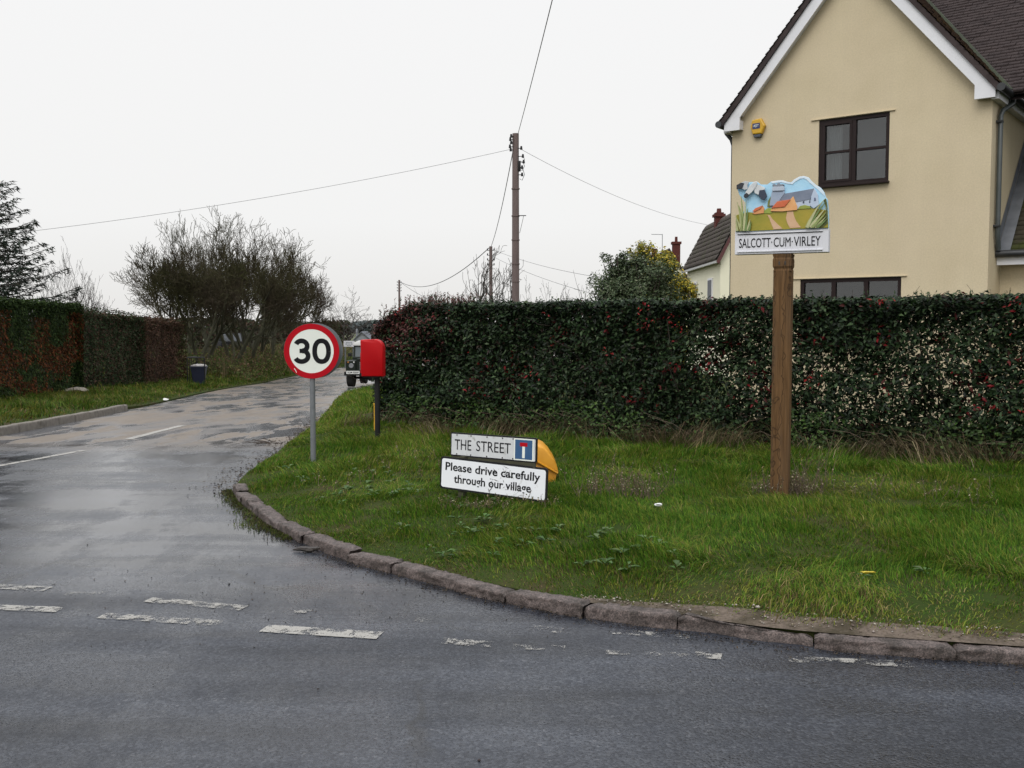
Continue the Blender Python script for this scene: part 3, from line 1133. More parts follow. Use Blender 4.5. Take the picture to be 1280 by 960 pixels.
# --- small things lying about
bark_m = pm('wet_bark', (0.018, 0.014, 0.012), (0.045, 0.036, 0.03), 20, 0.5, bmp=1.0, bscale=60)
o = gr(383, 690)
t = thing('bark_slab', 'dark slab of wet bark lying in the gutter against the kerb', 'bark', o, math.radians(-12))
mb = MB()
mb.tube([(-0.10, 0, 0.012), (-0.04, 0.004, 0.022), (0.03, -0.002, 0.018), (0.085, 0.01, 0.03)], [0.006, 0.017, 0.022, 0.012], 7)
mb.build('splinter', bark_m, t, True)
mb = MB()
mb.prism([(0.0, -0.018), (0.075, -0.012), (0.10, 0.012), (0.085, 0.032), (0.02, 0.018)], 0.02, 0.036, bev=0.004)
mb.build('flake', bark_m, t)
tw = MB()
o = gr(327, 556)
for k in range(9):
    a = random.uniform(2.2, 3.9)
    p0 = Vector((random.uniform(-0.05, 0.35), random.uniform(-0.1, 0.15), 0.02))
    L_ = random.uniform(0.2, 0.5)
    p1 = p0 + Vector((math.cos(a) * L_ * 0.5, math.sin(a) * L_ * 0.35, random.uniform(0.0, 0.06)))
    p2 = p1 + Vector((math.cos(a + 0.3) * L_ * 0.5, math.sin(a + 0.3) * L_ * 0.4, random.uniform(-0.03, 0.04)))
    tw.tube([p0, p1, p2], [0.006, 0.004, 0.002], 4)
ob = tw.build('fallen_twig', M['hedge_stem'])
ob.location = o
tag(ob, 'bare dark fallen twig lying on the lane where the kerb ends', 'twig')
lit_m = pm('white_litter', (0.72, 0.72, 0.70), (0.6, 0.6, 0.58), 20, 0.6)


def scrap(name, label, px, py, size, mat, side, cat):
    p = gr(px, py, 0.2 if side == 'r' else 0.08)
    bm = bmesh.new()
    bmesh.ops.create_icosphere(bm, subdivisions=2, radius=1)
    for v in bm.verts:
        v.co *= random.uniform(0.7, 1.25)
        v.co.x *= size[0]
        v.co.y *= size[1]
        v.co.z *= size[2]
    me = bpy.data.meshes.new(name)
    bm.to_mesh(me)
    bm.free()
    ob = link(name, me, mat)
    z = vz(p[0], p[1], side) if side in 'lr' else p[2]
    ob.location = (p[0], p[1], z + size[2] + (0.03 if side == 'r' else 0.0))
    tag(ob, label, cat)


scrap('paper_scrap', 'small white scrap of paper lying in the grass near the village sign post', 823, 634, (0.03, 0.02, 0.012), lit_m, 'r', 'litter')
scrap('paper_scrap', 'white crumpled litter at the edge of the lane below the brown hedge', 207, 499, (0.08, 0.06, 0.035), lit_m, 'l', 'litter')
yel = pm('yellow_wrapper', (0.55, 0.42, 0.03), (0.4, 0.3, 0.02), 20, 0.5)
scrap('yellow_wrapper', 'thin yellow strip of wrapper caught in the grass of the verge', 1085, 706, (0.045, 0.012, 0.008), yel, 'r', 'litter')
rock = pm('field_stone', (0.17, 0.14, 0.11), (0.26, 0.23, 0.19), 8, 0.9, bmp=0.8, bscale=14)
scrap('field_stone', 'rough brown stone lying at the foot of the conifer hedge', 78, 490, (0.34, 0.25, 0.16), rock, 'l', 'stone')
scrap('field_stone', 'low flat brown stone beside the dark mixed hedge', 96, 494, (0.38, 0.25, 0.09), rock, 'l', 'stone')

# ------------------------------------------------------------------ the near evergreen hedge
HTOP = 1.88
hed = thing('hedge', 'long clipped dark evergreen hedge with red leaf tips across the green', 'hedge', (HA[0], HA[1], 0.2), math.atan2(HD[1], HD[0]))
# local frame: x along the hedge, y into it (away from camera), z up from 0.2 m
LEN, TH, HH = 13.0, 0.95, HTOP - 0.2


def hedge_noise(x, z):
    return fbm(x * 1.4, z * 1.4 + 5, 3) - 0.5


def gap_mask(x, z):
    """how dense the foliage is: two thin stretches where the light wall behind shows through"""
    g = np.ones_like(x)
    for cx, cz, rx, rz, a in [(5.15, 0.92, 0.36, 0.50, 0.34), (6.35, 0.74, 0.80, 0.36, 0.40), (7.45, 0.90, 0.62, 0.52, 0.36)]:
        g = np.minimum(g, 1 - a * np.exp(-(((x - cx) / rx) ** 4 + ((z - cz) / rz) ** 4)))
    holes = np.clip((fbm(x * 10.0, z * 10.0 + 3, 2) - 0.47) * 9, -1, 1)
    return np.clip(g + (1 - g) * (0.45 - 0.75 * holes), 0.03, 1)


def hedge_leaves(n_front, n_top, n_end, n_in):
    xs_, ys_, zs_, nx_ = [], [], [], []
    # front face
    x = rng.uniform(-0.1, LEN, n_front)
    z = HH * (1 - rng.random(n_front) ** 1.15)
    dep = rng.gamma(1.6, 0.11, n_front)
    y = dep + 0.22 * hedge_noise(x * 1.5, z * 1.5) * 2 + 0.12 * np.clip(0.35 - z, 0, 1)
    nrm_ = np.stack([rng.normal(0, 0.55, n_front), -0.75 + rng.normal(0, 0.45, n_front), 0.75 + rng.normal(0, 0.5, n_front)], 1)
    xs_.append(x); ys_.append(y); zs_.append(z); nx_.append(nrm_)
    # top
    x = rng.uniform(-0.1, LEN, n_top)
    y = rng.uniform(-0.05, TH, n_top)
    z = HH - rng.gamma(1.5, 0.05, n_top) + 0.10 * (fbm(x * 2.5, y * 2.5) - 0.4) + 0.05 * (rng.random(n_top) ** 4)
    nrm_ = np.stack([rng.normal(0, 0.5, n_top), rng.normal(-0.2, 0.5, n_top), np.ones(n_top)], 1)
    xs_.append(x); ys_.append(y); zs_.append(z); nx_.append(nrm_)
    # inside
    x = rng.uniform(0, LEN, n_in)
    y = rng.uniform(0.15, TH, n_in)
    z = rng.uniform(0.03, HH, n_in)
    xs_.append(x); ys_.append(y); zs_.append(z); nx_.append(rng.normal(size=(n_in, 3)))
    x, y, z, n_ = map(np.concatenate, (xs_, ys_, zs_, nx_))
    ok = rng.random(len(x)) < gap_mask(x, z)
    x, y, z, n_ = x[ok], y[ok], z[ok], n_[ok]
    # the return along the lane at the corner
    xe = rng.gamma(1.6, 0.10, n_end)
    ye = rng.uniform(0, 3.2, n_end)
    ze = HH * (1 - rng.random(n_end) ** 1.1) 
    xe = xe - 0.12 + 0.2 * hedge_noise(ye, ze) + ye * 0.28
    ne = np.stack([-1 + rng.normal(0, 0.4, n_end), rng.normal(-0.3, 0.5, n_end), 0.5 + rng.normal(0, 0.5, n_end)], 1)
    x = np.concatenate([x, xe]); y = np.concatenate([y, ye]); z = np.concatenate([z, ze]); n_ = np.concatenate([n_, ne])
    # rounded shoulder at the corner
    z = np.where(x < 0.7, z * (1 - 0.16 * np.clip((0.7 - x) / 0.7, 0, 1.3) ** 2), z)
    return x, y, z, n_


x, y, z, n_ = hedge_leaves(76000, 30000, 12000, 40000)
nl = len(x)
rust = np.clip((1.35 - x) / 1.0, 0, 1) * np.clip((z - 0.75) / 0.6, 0, 1)
u_ = rng.random(nl)
col = pick([(0.010, 0.022, 0.008), (0.018, 0.036, 0.012), (0.005, 0.010, 0.004), (0.050, 0.078, 0.034), (0.022, 0.012, 0.008)], nl, [0.32, 0.28, 0.20, 0.15, 0.05])
col[u_ < rust * 0.75] = pick([(0.085, 0.032, 0.028), (0.055, 0.03, 0.022), (0.12, 0.045, 0.04)], int((u_ < rust * 0.75).sum()))
red = fbm(x * 2.4 + 40, z * 2.4 + 7, 2) > 0.70
u2 = rng.random(nl)
mk = (red & (u2 < 0.14) & (z > HH * 0.25)) | (u2 < 0.006)
col[mk] = pick([(0.09, 0.008, 0.008), (0.15, 0.010, 0.012), (0.05, 0.010, 0.008)], int(mk.sum()))
LL = rng.uniform(0.042, 0.085, nl)
leaves('foliage', np.stack([x, y, z], 1), n_, LL, LL * rng.uniform(0.42, 0.55, nl), col, M['hedge_leaf'], hed)
# clusters of red leaves
rp, rn = [], []
for _ in range(22):
    cx, cz = rng.uniform(0.2, 10), HH - abs(rng.normal(0, 0.22)) - 0.02
    if rng.random() < 0.3:
        cz = rng.uniform(0.3, HH)
    k = rng.integers(5, 16)
    q_ = np.stack([rng.normal(cx, 0.05, k), rng.normal(-0.02, 0.03, k) + 0.17 * 2 * hedge_noise(np.full(k, cx), np.full(k, cz)), rng.normal(cz, 0.04, k)], 1)
    rp.append(q_)
    rn.append(np.stack([rng.normal(0, .6, k), -1 + rng.normal(0, .4, k), rng.normal(.6, .5, k)], 1))
rp, rn = np.concatenate(rp), np.concatenate(rn)
leaves('red_leaves', rp, rn, rng.uniform(0.03, 0.055, len(rp)), rng.uniform(0.015, 0.024, len(rp)), pick([(0.18, 0.008, 0.010), (0.11, 0.008, 0.008), (0.26, 0.015, 0.014)], len(rp)), M['hedge_leaf'], hed)
# stems and the young shoots standing above the clipped top
n = 210
bx_ = rng.uniform(0.1, LEN, n)
by_ = rng.uniform(0.25, 0.75, n)
base = np.stack([bx_, by_, np.full(n, -0.05)], 1)
tp = base + np.stack([rng.normal(0, 0.25, n), rng.normal(0, 0.2, n), rng.uniform(0.9, HH, n)], 1)
P1 = np.stack([base, base * 0.6 + tp * 0.4 + rng.normal(0, 0.04, (n, 3)), tp], 1)
n = 900
b2 = np.stack([rng.uniform(0, LEN, n), rng.uniform(0.15, 0.8, n), rng.uniform(0.2, HH - 0.2, n)], 1)
t2 = b2 + np.stack([rng.normal(0, 0.2, n), rng.normal(-0.12, 0.2, n), rng.uniform(0.05, 0.4, n)], 1)
P2 = np.stack([b2, (b2 + t2) / 2 + rng.normal(0, 0.02, (n, 3)), t2], 1)
n = 520
sx_ = np.where(rng.random(n) < 0.45, rng.uniform(-0.1, 1.6, n), rng.uniform(0, 10, n))
b3 = np.stack([sx_, rng.uniform(-0.02, 0.9, n), np.full(n, HH - 0.1) - 0.16 * HH * np.clip((0.7 - sx_) / 0.7, 0, 1.3) ** 2], 1)
hh_ = rng.uniform(0.08, 0.2, n) + np.where(sx_ < 1.5, 0.08, 0)
t3 = b3 + np.stack([rng.normal(0, 0.04, n), rng.normal(0, 0.03, n), hh_], 1)
P3 = np.stack([b3, (b3 + t3) / 2, t3], 1)
tubes('stems', [(P1, np.broadcast_to([0.012, 0.008, 0.004], (len(P1), 3)), 5), (P2, np.broadcast_to([0.006, 0.004, 0.002], (len(P2), 3)), 3), (P3, np.broadcast_to([0.003, 0.0025, 0.0015], (len(P3), 3)), 3)], M['hedge_stem'], hed)
k = 7
sp_ = np.repeat(b3, k, axis=0) + np.repeat(t3 - b3, k, axis=0) * rng.uniform(0.35, 1.05, (n * k, 1)) + rng.normal(0, 0.008, (n * k, 3))
ru = np.repeat(sx_ < 1.6, k)
sc_ = pick([(0.03, 0.06, 0.022), (0.045, 0.075, 0.03), (0.022, 0.045, 0.018)], n * k)
sc_[ru] = pick([(0.10, 0.04, 0.035), (0.07, 0.035, 0.028), (0.14, 0.06, 0.05), (0.035, 0.06, 0.025)], int(ru.sum()))
dn = rng.normal(0, 0.6, (n * k, 3)) + np.array([0, -0.5, 0.4])
td = np.tile([0, 0, 1.0], (n * k, 1)) + rng.normal(0, 0.45, (n * k, 3))
leaves('shoot_leaves', sp_, dn, rng.uniform(0.03, 0.05, n * k), rng.uniform(0.012, 0.02, n * k), sc_, M['hedge_leaf'], hed, tdir=td)
# dry stems leaning out at the foot
n = 120
b4 = np.stack([rng.uniform(0, 9.5, n), rng.uniform(-0.05, 0.1, n), rng.uniform(0.0, 0.12, n)], 1)
t4 = b4 + np.stack([rng.normal(0, 0.25, n), -rng.uniform(0.05, 0.35, n), rng.uniform(0.0, 0.28, n)], 1)
P4 = np.stack([b4, (b4 + t4) / 2 + np.array([0, 0, 0.05]), t4], 1)
tubes('dry_stems', [(P4, np.broadcast_to([0.004, 0.003, 0.0015], (n, 3)), 4)], pm('dry_bramble', (0.17, 0.12, 0.085), (0.10, 0.075, 0.055), 6, 0.9), hed)


# low leafy growth creeping out at the hedge foot
n = 5200
s = rng.uniform(0.3, 9.0, n)
cl_ = fbm(s * 1.1, s * 0 + 2.5, 3)
ok = rng.random(n) < np.clip((cl_ - 0.40) * 5, 0.05, 1)
s, cl_ = s[ok], cl_[ok]
n = len(s)
hh_ = rng.random(n) ** 1.3
o_ = -0.02 + 0.30 * (1 - hh_) * rng.random(n) + 0.05
x, y = HA[0] + HD[0] * s + HN[0] * o_, HA[1] + HD[1] * s + HN[1] * o_
tag(leaves('creeping_growth', np.stack([x, y, verge_z(x, y, 'r') + 0.02 + 0.42 * hh_ * np.clip(cl_ * 1.8, 0, 1)], 1), rng.normal(0, .5, (n, 3)) + np.array([-0.2, -0.5, 0.8]), rng.uniform(0.03, 0.075, n), rng.uniform(0.02, 0.045, n),
           pick([(0.030, 0.058, 0.014), (0.05, 0.095, 0.02), (0.02, 0.036, 0.01), (0.075, 0.12, 0.03)], n, [0.4, 0.25, 0.25, 0.1]), M['leaf']), kind='stuff')


# ------------------------------------------------------------------ hedges across the lane
def far_hedge(name, label, A, B, th, zt0, zt1, n, cols, probs, mat, leafL, patch=None, stem=True, ragged=0.1, tdown=False):
    A, B = np.array(A, float), np.array(B, float)
    d = B - A
    L = np.linalg.norm(d)
    zb = float(zr((A[1] + B[1]) / 2)) + 0.1
    t = thing(name, label, 'hedge', (A[0], A[1], zb), math.atan2(d[1], d[0]))
    # local y>0 lies away from the lane or towards it: lane is on the right of A->B
    def topz(x):
        return zt0 + (zt1 - zt0) * x / L - zb
    nf, ntp, ne = int(n * 0.52), int(n * 0.24), int(n * 0.24)
    x = rng.uniform(0, L, nf)
    z = topz(x) * (1 - rng.random(nf) ** 1.1)
    y = rng.gamma(1.5, 0.12, nf) + 0.4 * (fbm(x * 0.9, z * 0.9) - 0.5) + 0.1
    nr = np.stack([rng.normal(0, .5, nf), -1 + rng.normal(0, .4, nf), .5 + rng.normal(0, .5, nf)], 1)
    x2 = rng.uniform(0, L, ntp)
    y2 = rng.uniform(0, th, ntp)
    z2 = topz(x2) - rng.gamma(1.5, 0.05, ntp) + ragged * (fbm(x2 * 2, y2 * 2) + rng.random(ntp) ** 5 - 0.5)
    nr2 = np.stack([rng.normal(0, .5, ntp), rng.normal(0, .5, ntp), np.ones(ntp)], 1)
    e = rng.random(ne) < 0.5
    x3 = np.where(e, -0.05 + rng.gamma(1.5, 0.1, ne), L + 0.05 - rng.gamma(1.5, 0.1, ne))
    y3 = rng.uniform(0, th, ne)
    z3 = topz(x3) * rng.random(ne)
    x3 = x3 + 0.3 * (fbm(y3, z3) - 0.5)
    nr3 = np.stack([np.where(e, -1, 1) + rng.normal(0, .4, ne), rng.normal(0, .5, ne), .5 + rng.normal(0, .5, ne)], 1)
    p = np.concatenate([np.stack([x, y, z], 1), np.stack([x2, y2, z2], 1), np.stack([x3, y3, z3], 1)])
    nr = np.concatenate([nr, nr2, nr3])
    c = pick(cols, len(p), probs)
    if patch is not None:
        c = patch(p, c, L, topz)
    LL = leafL * rng.uniform(0.7, 1.3, len(p))
    td = None
    if tdown:
        td = np.tile([0, 0, 1.0], (len(p), 1)) + rng.normal(0, 0.4, (len(p), 3))
    leaves('foliage', p, nr, LL, LL * 0.5, c, mat, t, tdir=td)
    k = int(L * 9)
    b0 = np.stack([rng.uniform(0.1, L - 0.1, k), rng.uniform(0.5, th - 0.2, k), np.full(k, -0.1)], 1)
    t0 = b0 + np.stack([rng.normal(0, 0.25, k), rng.normal(0, 0.2, k), topz(b0[:, 0]) * rng.uniform(0.6, 1.0, k)], 1)
    tubes('stems', [(np.stack([b0, (b0 + t0) / 2 + rng.normal(0, 0.05, (k, 3)), t0], 1), np.broadcast_to([0.03, 0.02, 0.008], (k, 3)), 4)], M['hedge_stem'], t)
    # thick leafy core so that no daylight comes through
    return t


def dieback(p, c, L, topz):
    z = p[:, 2] / topz(p[:, 0])
    f_ = fbm(p[:, 0] * 0.7 + 3, p[:, 2] * 1.1 + 1, 4)
    m_ = (f_ + 0.25 * (0.55 - np.abs(z - 0.42) * 1.3) > 0.585) & (p[:, 1] < 0.75) & (z < 0.90)
    m_ &= rng.random(len(p)) < 0.72
    c[m_] = pick([(0.115, 0.034, 0.012), (0.075, 0.024, 0.010), (0.14, 0.048, 0.016), (0.04, 0.02, 0.010)], int(m_.sum()))
    return c


far_hedge('conifer_hedge', 'tall clipped conifer hedge with rusty brown dieback patches beside the lane', (-11.7, 19.0), (-13.1, 30.6), 1.3, 2.22, 2.22, 60000,
          [(0.024, 0.044, 0.011), (0.040, 0.064, 0.016), (0.013, 0.024, 0.008)], None, M['dull_leaf'], 0.085, dieback, tdown=True)
far_hedge('mixed_hedge', 'dark green mixed hedge between the conifer hedge and the brown hedge', (-13.35, 31.0), (-13.55, 37.0), 1.2, 2.0, 1.85, 26000,
          [(0.024, 0.042, 0.016), (0.06, 0.082, 0.04), (0.055, 0.036, 0.025), (0.08, 0.046, 0.03)], [0.45, 0.15, 0.25, 0.15], M['dull_leaf'], 0.09, ragged=0.25)
far_hedge('beech_hedge', 'purplish brown winter hedge with a mossy end beside the blue bin', (-13.6, 37.2), (-13.7, 42.2), 1.2, 1.82, 1.62, 20000,
          [(0.078, 0.043, 0.029), (0.05, 0.030, 0.021), (0.115, 0.066, 0.042), (0.036, 0.036, 0.016)], [0.4, 0.3, 0.2, 0.1], M['dull_leaf'], 0.09, ragged=0.25,
          patch=lambda p, c, L, topz: np.where(((p[:, 0] > L - 0.45) & (p[:, 2] > topz(p[:, 0]) * 0.45) & (rng.random(len(p)) < 0.7))[:, None], c * 0 + np.array([0.055, 0.06, 0.022]), c))


# ------------------------------------------------------------------ trees
def grow(p0, d0, L0, r0, spec, up=0.25, seed=0, wig=0.12):
    """levels of branches as arrays of 4-point polylines; spec: (children, length ratio, angle deg, from t)"""
    R_ = np.random.default_rng(seed)
    K = 5
    def poly(p, d, L, bend):
        n = len(p)
        t = np.linspace(0, 1, K)[None, :, None]
        w = R_.normal(0, wig, (n, 1, 3)) * np.sin(t * np.pi * R_.uniform(0.7, 1.6, (n, 1, 1)))
        P = p[:, None] + d[:, None] * (t * L[:, None, None]) + w * L[:, None, None]
        P[:, :, 2] += (bend * L)[:, None] * t[:, :, 0] ** 2
        return P
    out = []
    P = poly(p0, d0, L0, np.full(len(p0), up * 0.4))
    tap = np.linspace(1, 0.6, K)[None]
    R = r0[:, None] * tap
    out.append((P, R))
    L = L0
    for ch, ratio, ang, t0 in spec:
        n = len(P)
        idx = np.repeat(np.arange(n), ch)
        m_ = len(idx)
        t = R_.uniform(t0, 1.0, m_)
        t[::ch] = R_.uniform(0.92, 1.0, n)
        f = t * (K - 1)
        i = np.minimum(f.astype(int), K - 2)
        fr = (f - i)[:, None]
        base = P[idx, i] * (1 - fr) + P[idx, i + 1] * fr
        tang = unit(P[idx, i + 1] - P[idx, i])
        rb = R[idx, i] * (1 - fr[:, 0]) + R[idx, i + 1] * fr[:, 0]
        rv = R_.normal(size=(m_, 3))
        side = unit(rv - tang * (rv * tang).sum(1, keepdims=True))
        a = np.radians(ang) * R_.uniform(0.55, 1.3, m_)
        a[::ch] *= 0.35
        d = tang * np.cos(a)[:, None] + side * np.sin(a)[:, None]
        d[:, 2] += up * R_.uniform(0.4, 1.2, m_)
        d = unit(d)
        Lc = L[idx] * ratio * R_.uniform(0.7, 1.25, m_) * (1.15 - 0.35 * t)
        P2 = poly(base, d, Lc, np.full(m_, up * 0.5))
        r2 = rb * R_.uniform(0.42, 0.62, m_)
        r2[::ch] = rb[::ch] * 0.8
        R2 = r2[:, None] * np.linspace(1, 0.55, K)[None]
        out.append((P2, R2))
        P, R, L = P2, R2, Lc
    return out


def bare_tree(name, label, base, height, width, stems, spec, seed, mats, trunk_levels=2, r=0.12, up=0.25, spread=0.35, stemL=0.35, group=None, minr=0.008, squash=1.0, twig_sides=3):
    R_ = np.random.default_rng(seed)
    t = thing(name, label, 'tree', tuple(base), group=group)
    a = 2 * np.pi * (np.arange(stems) + R_.uniform(-0.3, 0.3, stems)) / stems
    d0 = unit(np.stack([np.cos(a) * spread, np.sin(a) * spread, np.ones(stems)], 1) * (1 + R_.normal(0, 0.12, (stems, 3))))
    p0 = np.stack([np.cos(a) * r * 1.2, np.sin(a) * r * 1.2, np.full(stems, -0.25)], 1) if stems > 1 else np.array([[0, 0, -0.25]])
    lv = grow(p0, d0, np.full(stems, stemL) * R_.uniform(0.85, 1.15, stems), np.full(stems, r / height), spec, up, seed) if False else grow(p0 / height, d0, np.full(stems, stemL) * R_.uniform(0.85, 1.15, stems), np.full(stems, r / height), spec, up, seed)
    allp = np.concatenate([P.reshape(-1, 3) for P, _ in lv])
    sz = np.percentile(allp[:, 2], 99.7)
    lo, hi = np.percentile(allp[:, 0], 0.7), np.percentile(allp[:, 0], 99.3)
    sw = max(width / (hi - lo), 0.62 * height / sz)
    s = np.array([sw, sw * squash, height / sz])
    lv = [(P * s, np.maximum(R * height, minr)) for P, R in lv]
    tubes('trunk', [(P, R, 7) for P, R in lv[:trunk_levels]], mats[0], t)
    tubes('branches', [(P, R, 5 if i == 0 else twig_sides) for i, (P, R) in enumerate(lv[trunk_levels:])], mats[1], t)
    return t


def base_at(px, py, Y):
    p = at(px, py, Y)
    return p


ROW = 'bare trees standing in a row beside the lane'
rowspec = [(4, 0.88, 28, 0.5), (5, 0.76, 32, 0.3), (5, 0.66, 36, 0.2), (4, 0.62, 40, 0.15), (4, 0.62, 44, 0.15)]
row = [
    # px of trunk, Y, top px, width px, seed, stems, label
    (246, 45.5, 296, 225, 11, 5, 'bare many-stemmed tree behind the blue bin, its crown spreading widest over the hedge'),
    (285, 49.5, 264, 175, 12, 4, 'tallest bare tree of the lane row, its top twigs reaching the wire'),
    (305, 52.5, 280, 150, 13, 4, 'bare dense tree in the middle of the lane row, with trunks close together'),
    (326, 55.5, 300, 140, 14, 4, 'bare tree with greenish branches just before the dark box trailer'),
    (349, 60.0, 322, 115, 15, 3, 'bare slender tree whose trunk rises beside the dark box trailer'),
    (366, 66.0, 348, 95, 16, 3, 'lowest bare tree at the far end of the lane row, behind the speed limit sign'),
]
for px, Yd, tp_, wpx, sd_, st, lab in row:
    b0 = at(px, 440, Yd)
    zb = vz(b0[0], b0[1], 'l')
    ht = at(px, tp_, Yd)[2] - zb
    bare_tree('bare_tree', lab, (b0[0], b0[1], zb), ht, wpx / F * Yd, st, rowspec, sd_, (M['bark'], M['twig']), 2, r=0.115, up=0.13, spread=0.55, stemL=0.27, group=ROW, minr=0.0082)

spec2 = [(4, 0.9, 32, 0.5), (4, 0.75, 34, 0.3), (4, 0.66, 38, 0.25), (3, 0.6, 40, 0.2), (2, 0.6, 40, 0.2)]
for nm, lab, px, Yd, tp_, wpx, sd_, st, sc2, zb in [
    ('bare_tree', 'small airy bare tree at the bend of the lane, beyond the speed limit sign', 418, 80, 362, 62, 21, 1, spec2, -1.1),
    ('bare_tree', 'bare tree behind the hedge, rising around the middle telegraph pole', 610, 48, 308, 74, 22, 2, spec2[:4], -0.9),
    ('bare_shrub', 'low bare bush behind the hedge, just beyond the tall telegraph pole', 694, 30, 356, 46, 23, 4, spec2, -0.3),
    ('bare_shrub', 'thin bare bush behind the hedge, beside the grey-green evergreen', 738, 26, 340, 62, 24, 4, spec2[:3], -0.2),
    ('bare_shrub', 'sparse bare bush with long shoots behind the conifer hedge', 74, 36, 318, 85, 25, 4, spec2, -0.7),
    ('bare_shrub', 'low bare bush behind the hedge, beside the thin wires of the furthest pole', 545, 40, 362, 70, 26, 5, spec2[:3], -0.6),
]:
    b0 = at(px, 400, Yd)
    ht = at(px, tp_, Yd)[2] - zb
    bare_tree(nm, lab, (b0[0], b0[1], zb), ht, wpx / F * Yd, st, sc2, sd_, (M['twig_grey'], M['twig_grey']), 2, r=0.07 if 'shrub' in nm else 0.13, up=0.14, spread=0.5, stemL=0.28, minr=0.004 if Yd < 42 else 0.010)

# the conifer at the edge of the view
ct = thing('conifer_tree', 'tall grey-green conifer with drooping sprays rising above the rusty hedge', 'tree', (-18.6, 34, -0.6))
H_ = 8.6
mb = MB()
mb.tube([(0, 0, -0.2), (0.05, 0, 3), (-0.03, 0, 6), (0, 0, H_)], [0.24, 0.18, 0.1, 0.02], 8)
mb.build('trunk', M['bark'], ct, True)
Pb, Rb, np_, nn_, nt_ = [], [], [], [], []
for i in range(230):
    z0 = 0.6 + (H_ - 0.7) * (i / 230) ** 1.05
    L_ = 4.7 * (1 - z0 / H_) ** 0.75 * random.uniform(0.75, 1.1) + 0.15
    a = i * 2.399 + random.uniform(-0.3, 0.3)
    d = np.array([math.cos(a), math.sin(a), 0])
    t_ = np.linspace(0, 1, 5)[:, None]
    pl = np.array([0, 0, z0]) + d * L_ * t_ + np.array([0, 0, 1.0]) * (L_ * (0.10 * t_ - 0.28 * t_ ** 1.5 + 0.30 * t_ ** 3))
    Pb.append(pl)
    Rb.append(np.array([0.035, 0.028, 0.02, 0.013, 0.006]) * (0.5 + L_ / 5))
    k = int(38 * L_) + 10
    tt = rng.uniform(0.22, 1.03, k)
    sidev = np.cross(d, [0, 0, 1])
    wv = (1.1 - tt) * 0.6 * L_ * 0.35 + 0.06
    off = rng.normal(0, 0.5, k) * wv
    pp = np.stack([np.interp(tt, t_[:, 0], pl[:, j]) for j in range(3)], 1) + sidev * off[:, None] + np.array([0, 0, -1.0]) * (np.abs(rng.normal(0, 0.10, k)))[:, None]
    np_.append(pp)
    nn_.append(rng.normal(0, 0.5, (k, 3)) + np.array([0, 0, 0.8]))
    nt_.append(d * 0.8 + sidev * np.sign(off)[:, None] * 0.7 + rng.normal(0, 0.3, (k, 3)) + np.array([0, 0, -0.25]))
tubes('branches', [(np.array(Pb), np.array(Rb), 4)], M['twig_grey'], ct)
np_, nn_, nt_ = map(np.concatenate, (np_, nn_, nt_))
leaves('foliage', np_, nn_, rng.uniform(0.16, 0.34, len(np_)), rng.uniform(0.025, 0.05, len(np_)), pick([(0.030, 0.045, 0.034), (0.045, 0.06, 0.045), (0.02, 0.032, 0.022), (0.05, 0.045, 0.035)], len(np_)), M['dull_leaf'], ct, tdir=nt_)


def bush(name, label, cx, cy, zb, lobes, n, cols, probs, L, mat, twigs=60, tipcols=None):
    """leafy evergreen: clumps of leaves spread through several uneven lobes, on stems"""
    t = thing(name, label, 'shrub', (cx, cy, zb))
    tot_ = sum(l[3] * l[4] * l[5] for l in lobes)
    P_, N_, H__ = [], [], []
    for lx, ly, lz, rx, ry, rz in lobes:
        k = int(n * rx * ry * rz / tot_)
        nc = max(12, k // 45)
        u3 = unit(rng.normal(size=(nc, 3)))
        u3[:, 2] = np.where(u3[:, 2] < -0.3, -u3[:, 2], u3[:, 2])
        rad = rng.uniform(0.45, 1.12, (nc, 1))
        cc = np.array([lx, ly, lz]) + u3 * rad * np.array([rx, ry, rz])
        ci = rng.integers(0, nc, k)
        p = cc[ci] + rng.normal(0, 0.13, (k, 3)) * np.array([rx, ry, rz]) * np.array([1, 1, 0.9])
        P_.append(p)
        N_.append(u3[ci] + rng.normal(0, 0.6, (k, 3)) + np.array([0, 0, 0.5]))
        H__.append((rad[ci, 0] - 0.5) + rng.normal(0, 0.1, k) + 0.3 * u3[ci, 2])
    p, n_, hh = map(np.concatenate, (P_, N_, H__))
    c = pick(cols, len(p), probs)
    if tipcols is not None:
        m_ = (hh > 0.28) & (rng.random(len(p)) < 0.8)
        c[m_] = pick(tipcols, int(m_.sum()))
    LL = L * rng.uniform(0.7, 1.3, len(p))
    leaves('foliage', p, n_, LL, LL * 0.5, c, mat, t)
    k = twigs
    l_ = np.array(lobes)[rng.integers(0, len(lobes), k)]
    tp = l_[:, :3] + unit(rng.normal(size=(k, 3)) + np.array([0, 0, 0.6])) * l_[:, 3:] * rng.uniform(0.6, 1.1, (k, 1))
    b0 = np.stack([rng.normal(0, 0.15, k), rng.normal(0, 0.15, k), np.zeros(k)], 1)
    tubes('stems', [(np.stack([b0, (b0 + tp) / 2 + np.array([0, 0, 0.2]), tp], 1), np.broadcast_to([0.04, 0.025, 0.006], (k, 3)), 4)], M['hedge_stem'], t)
    return t


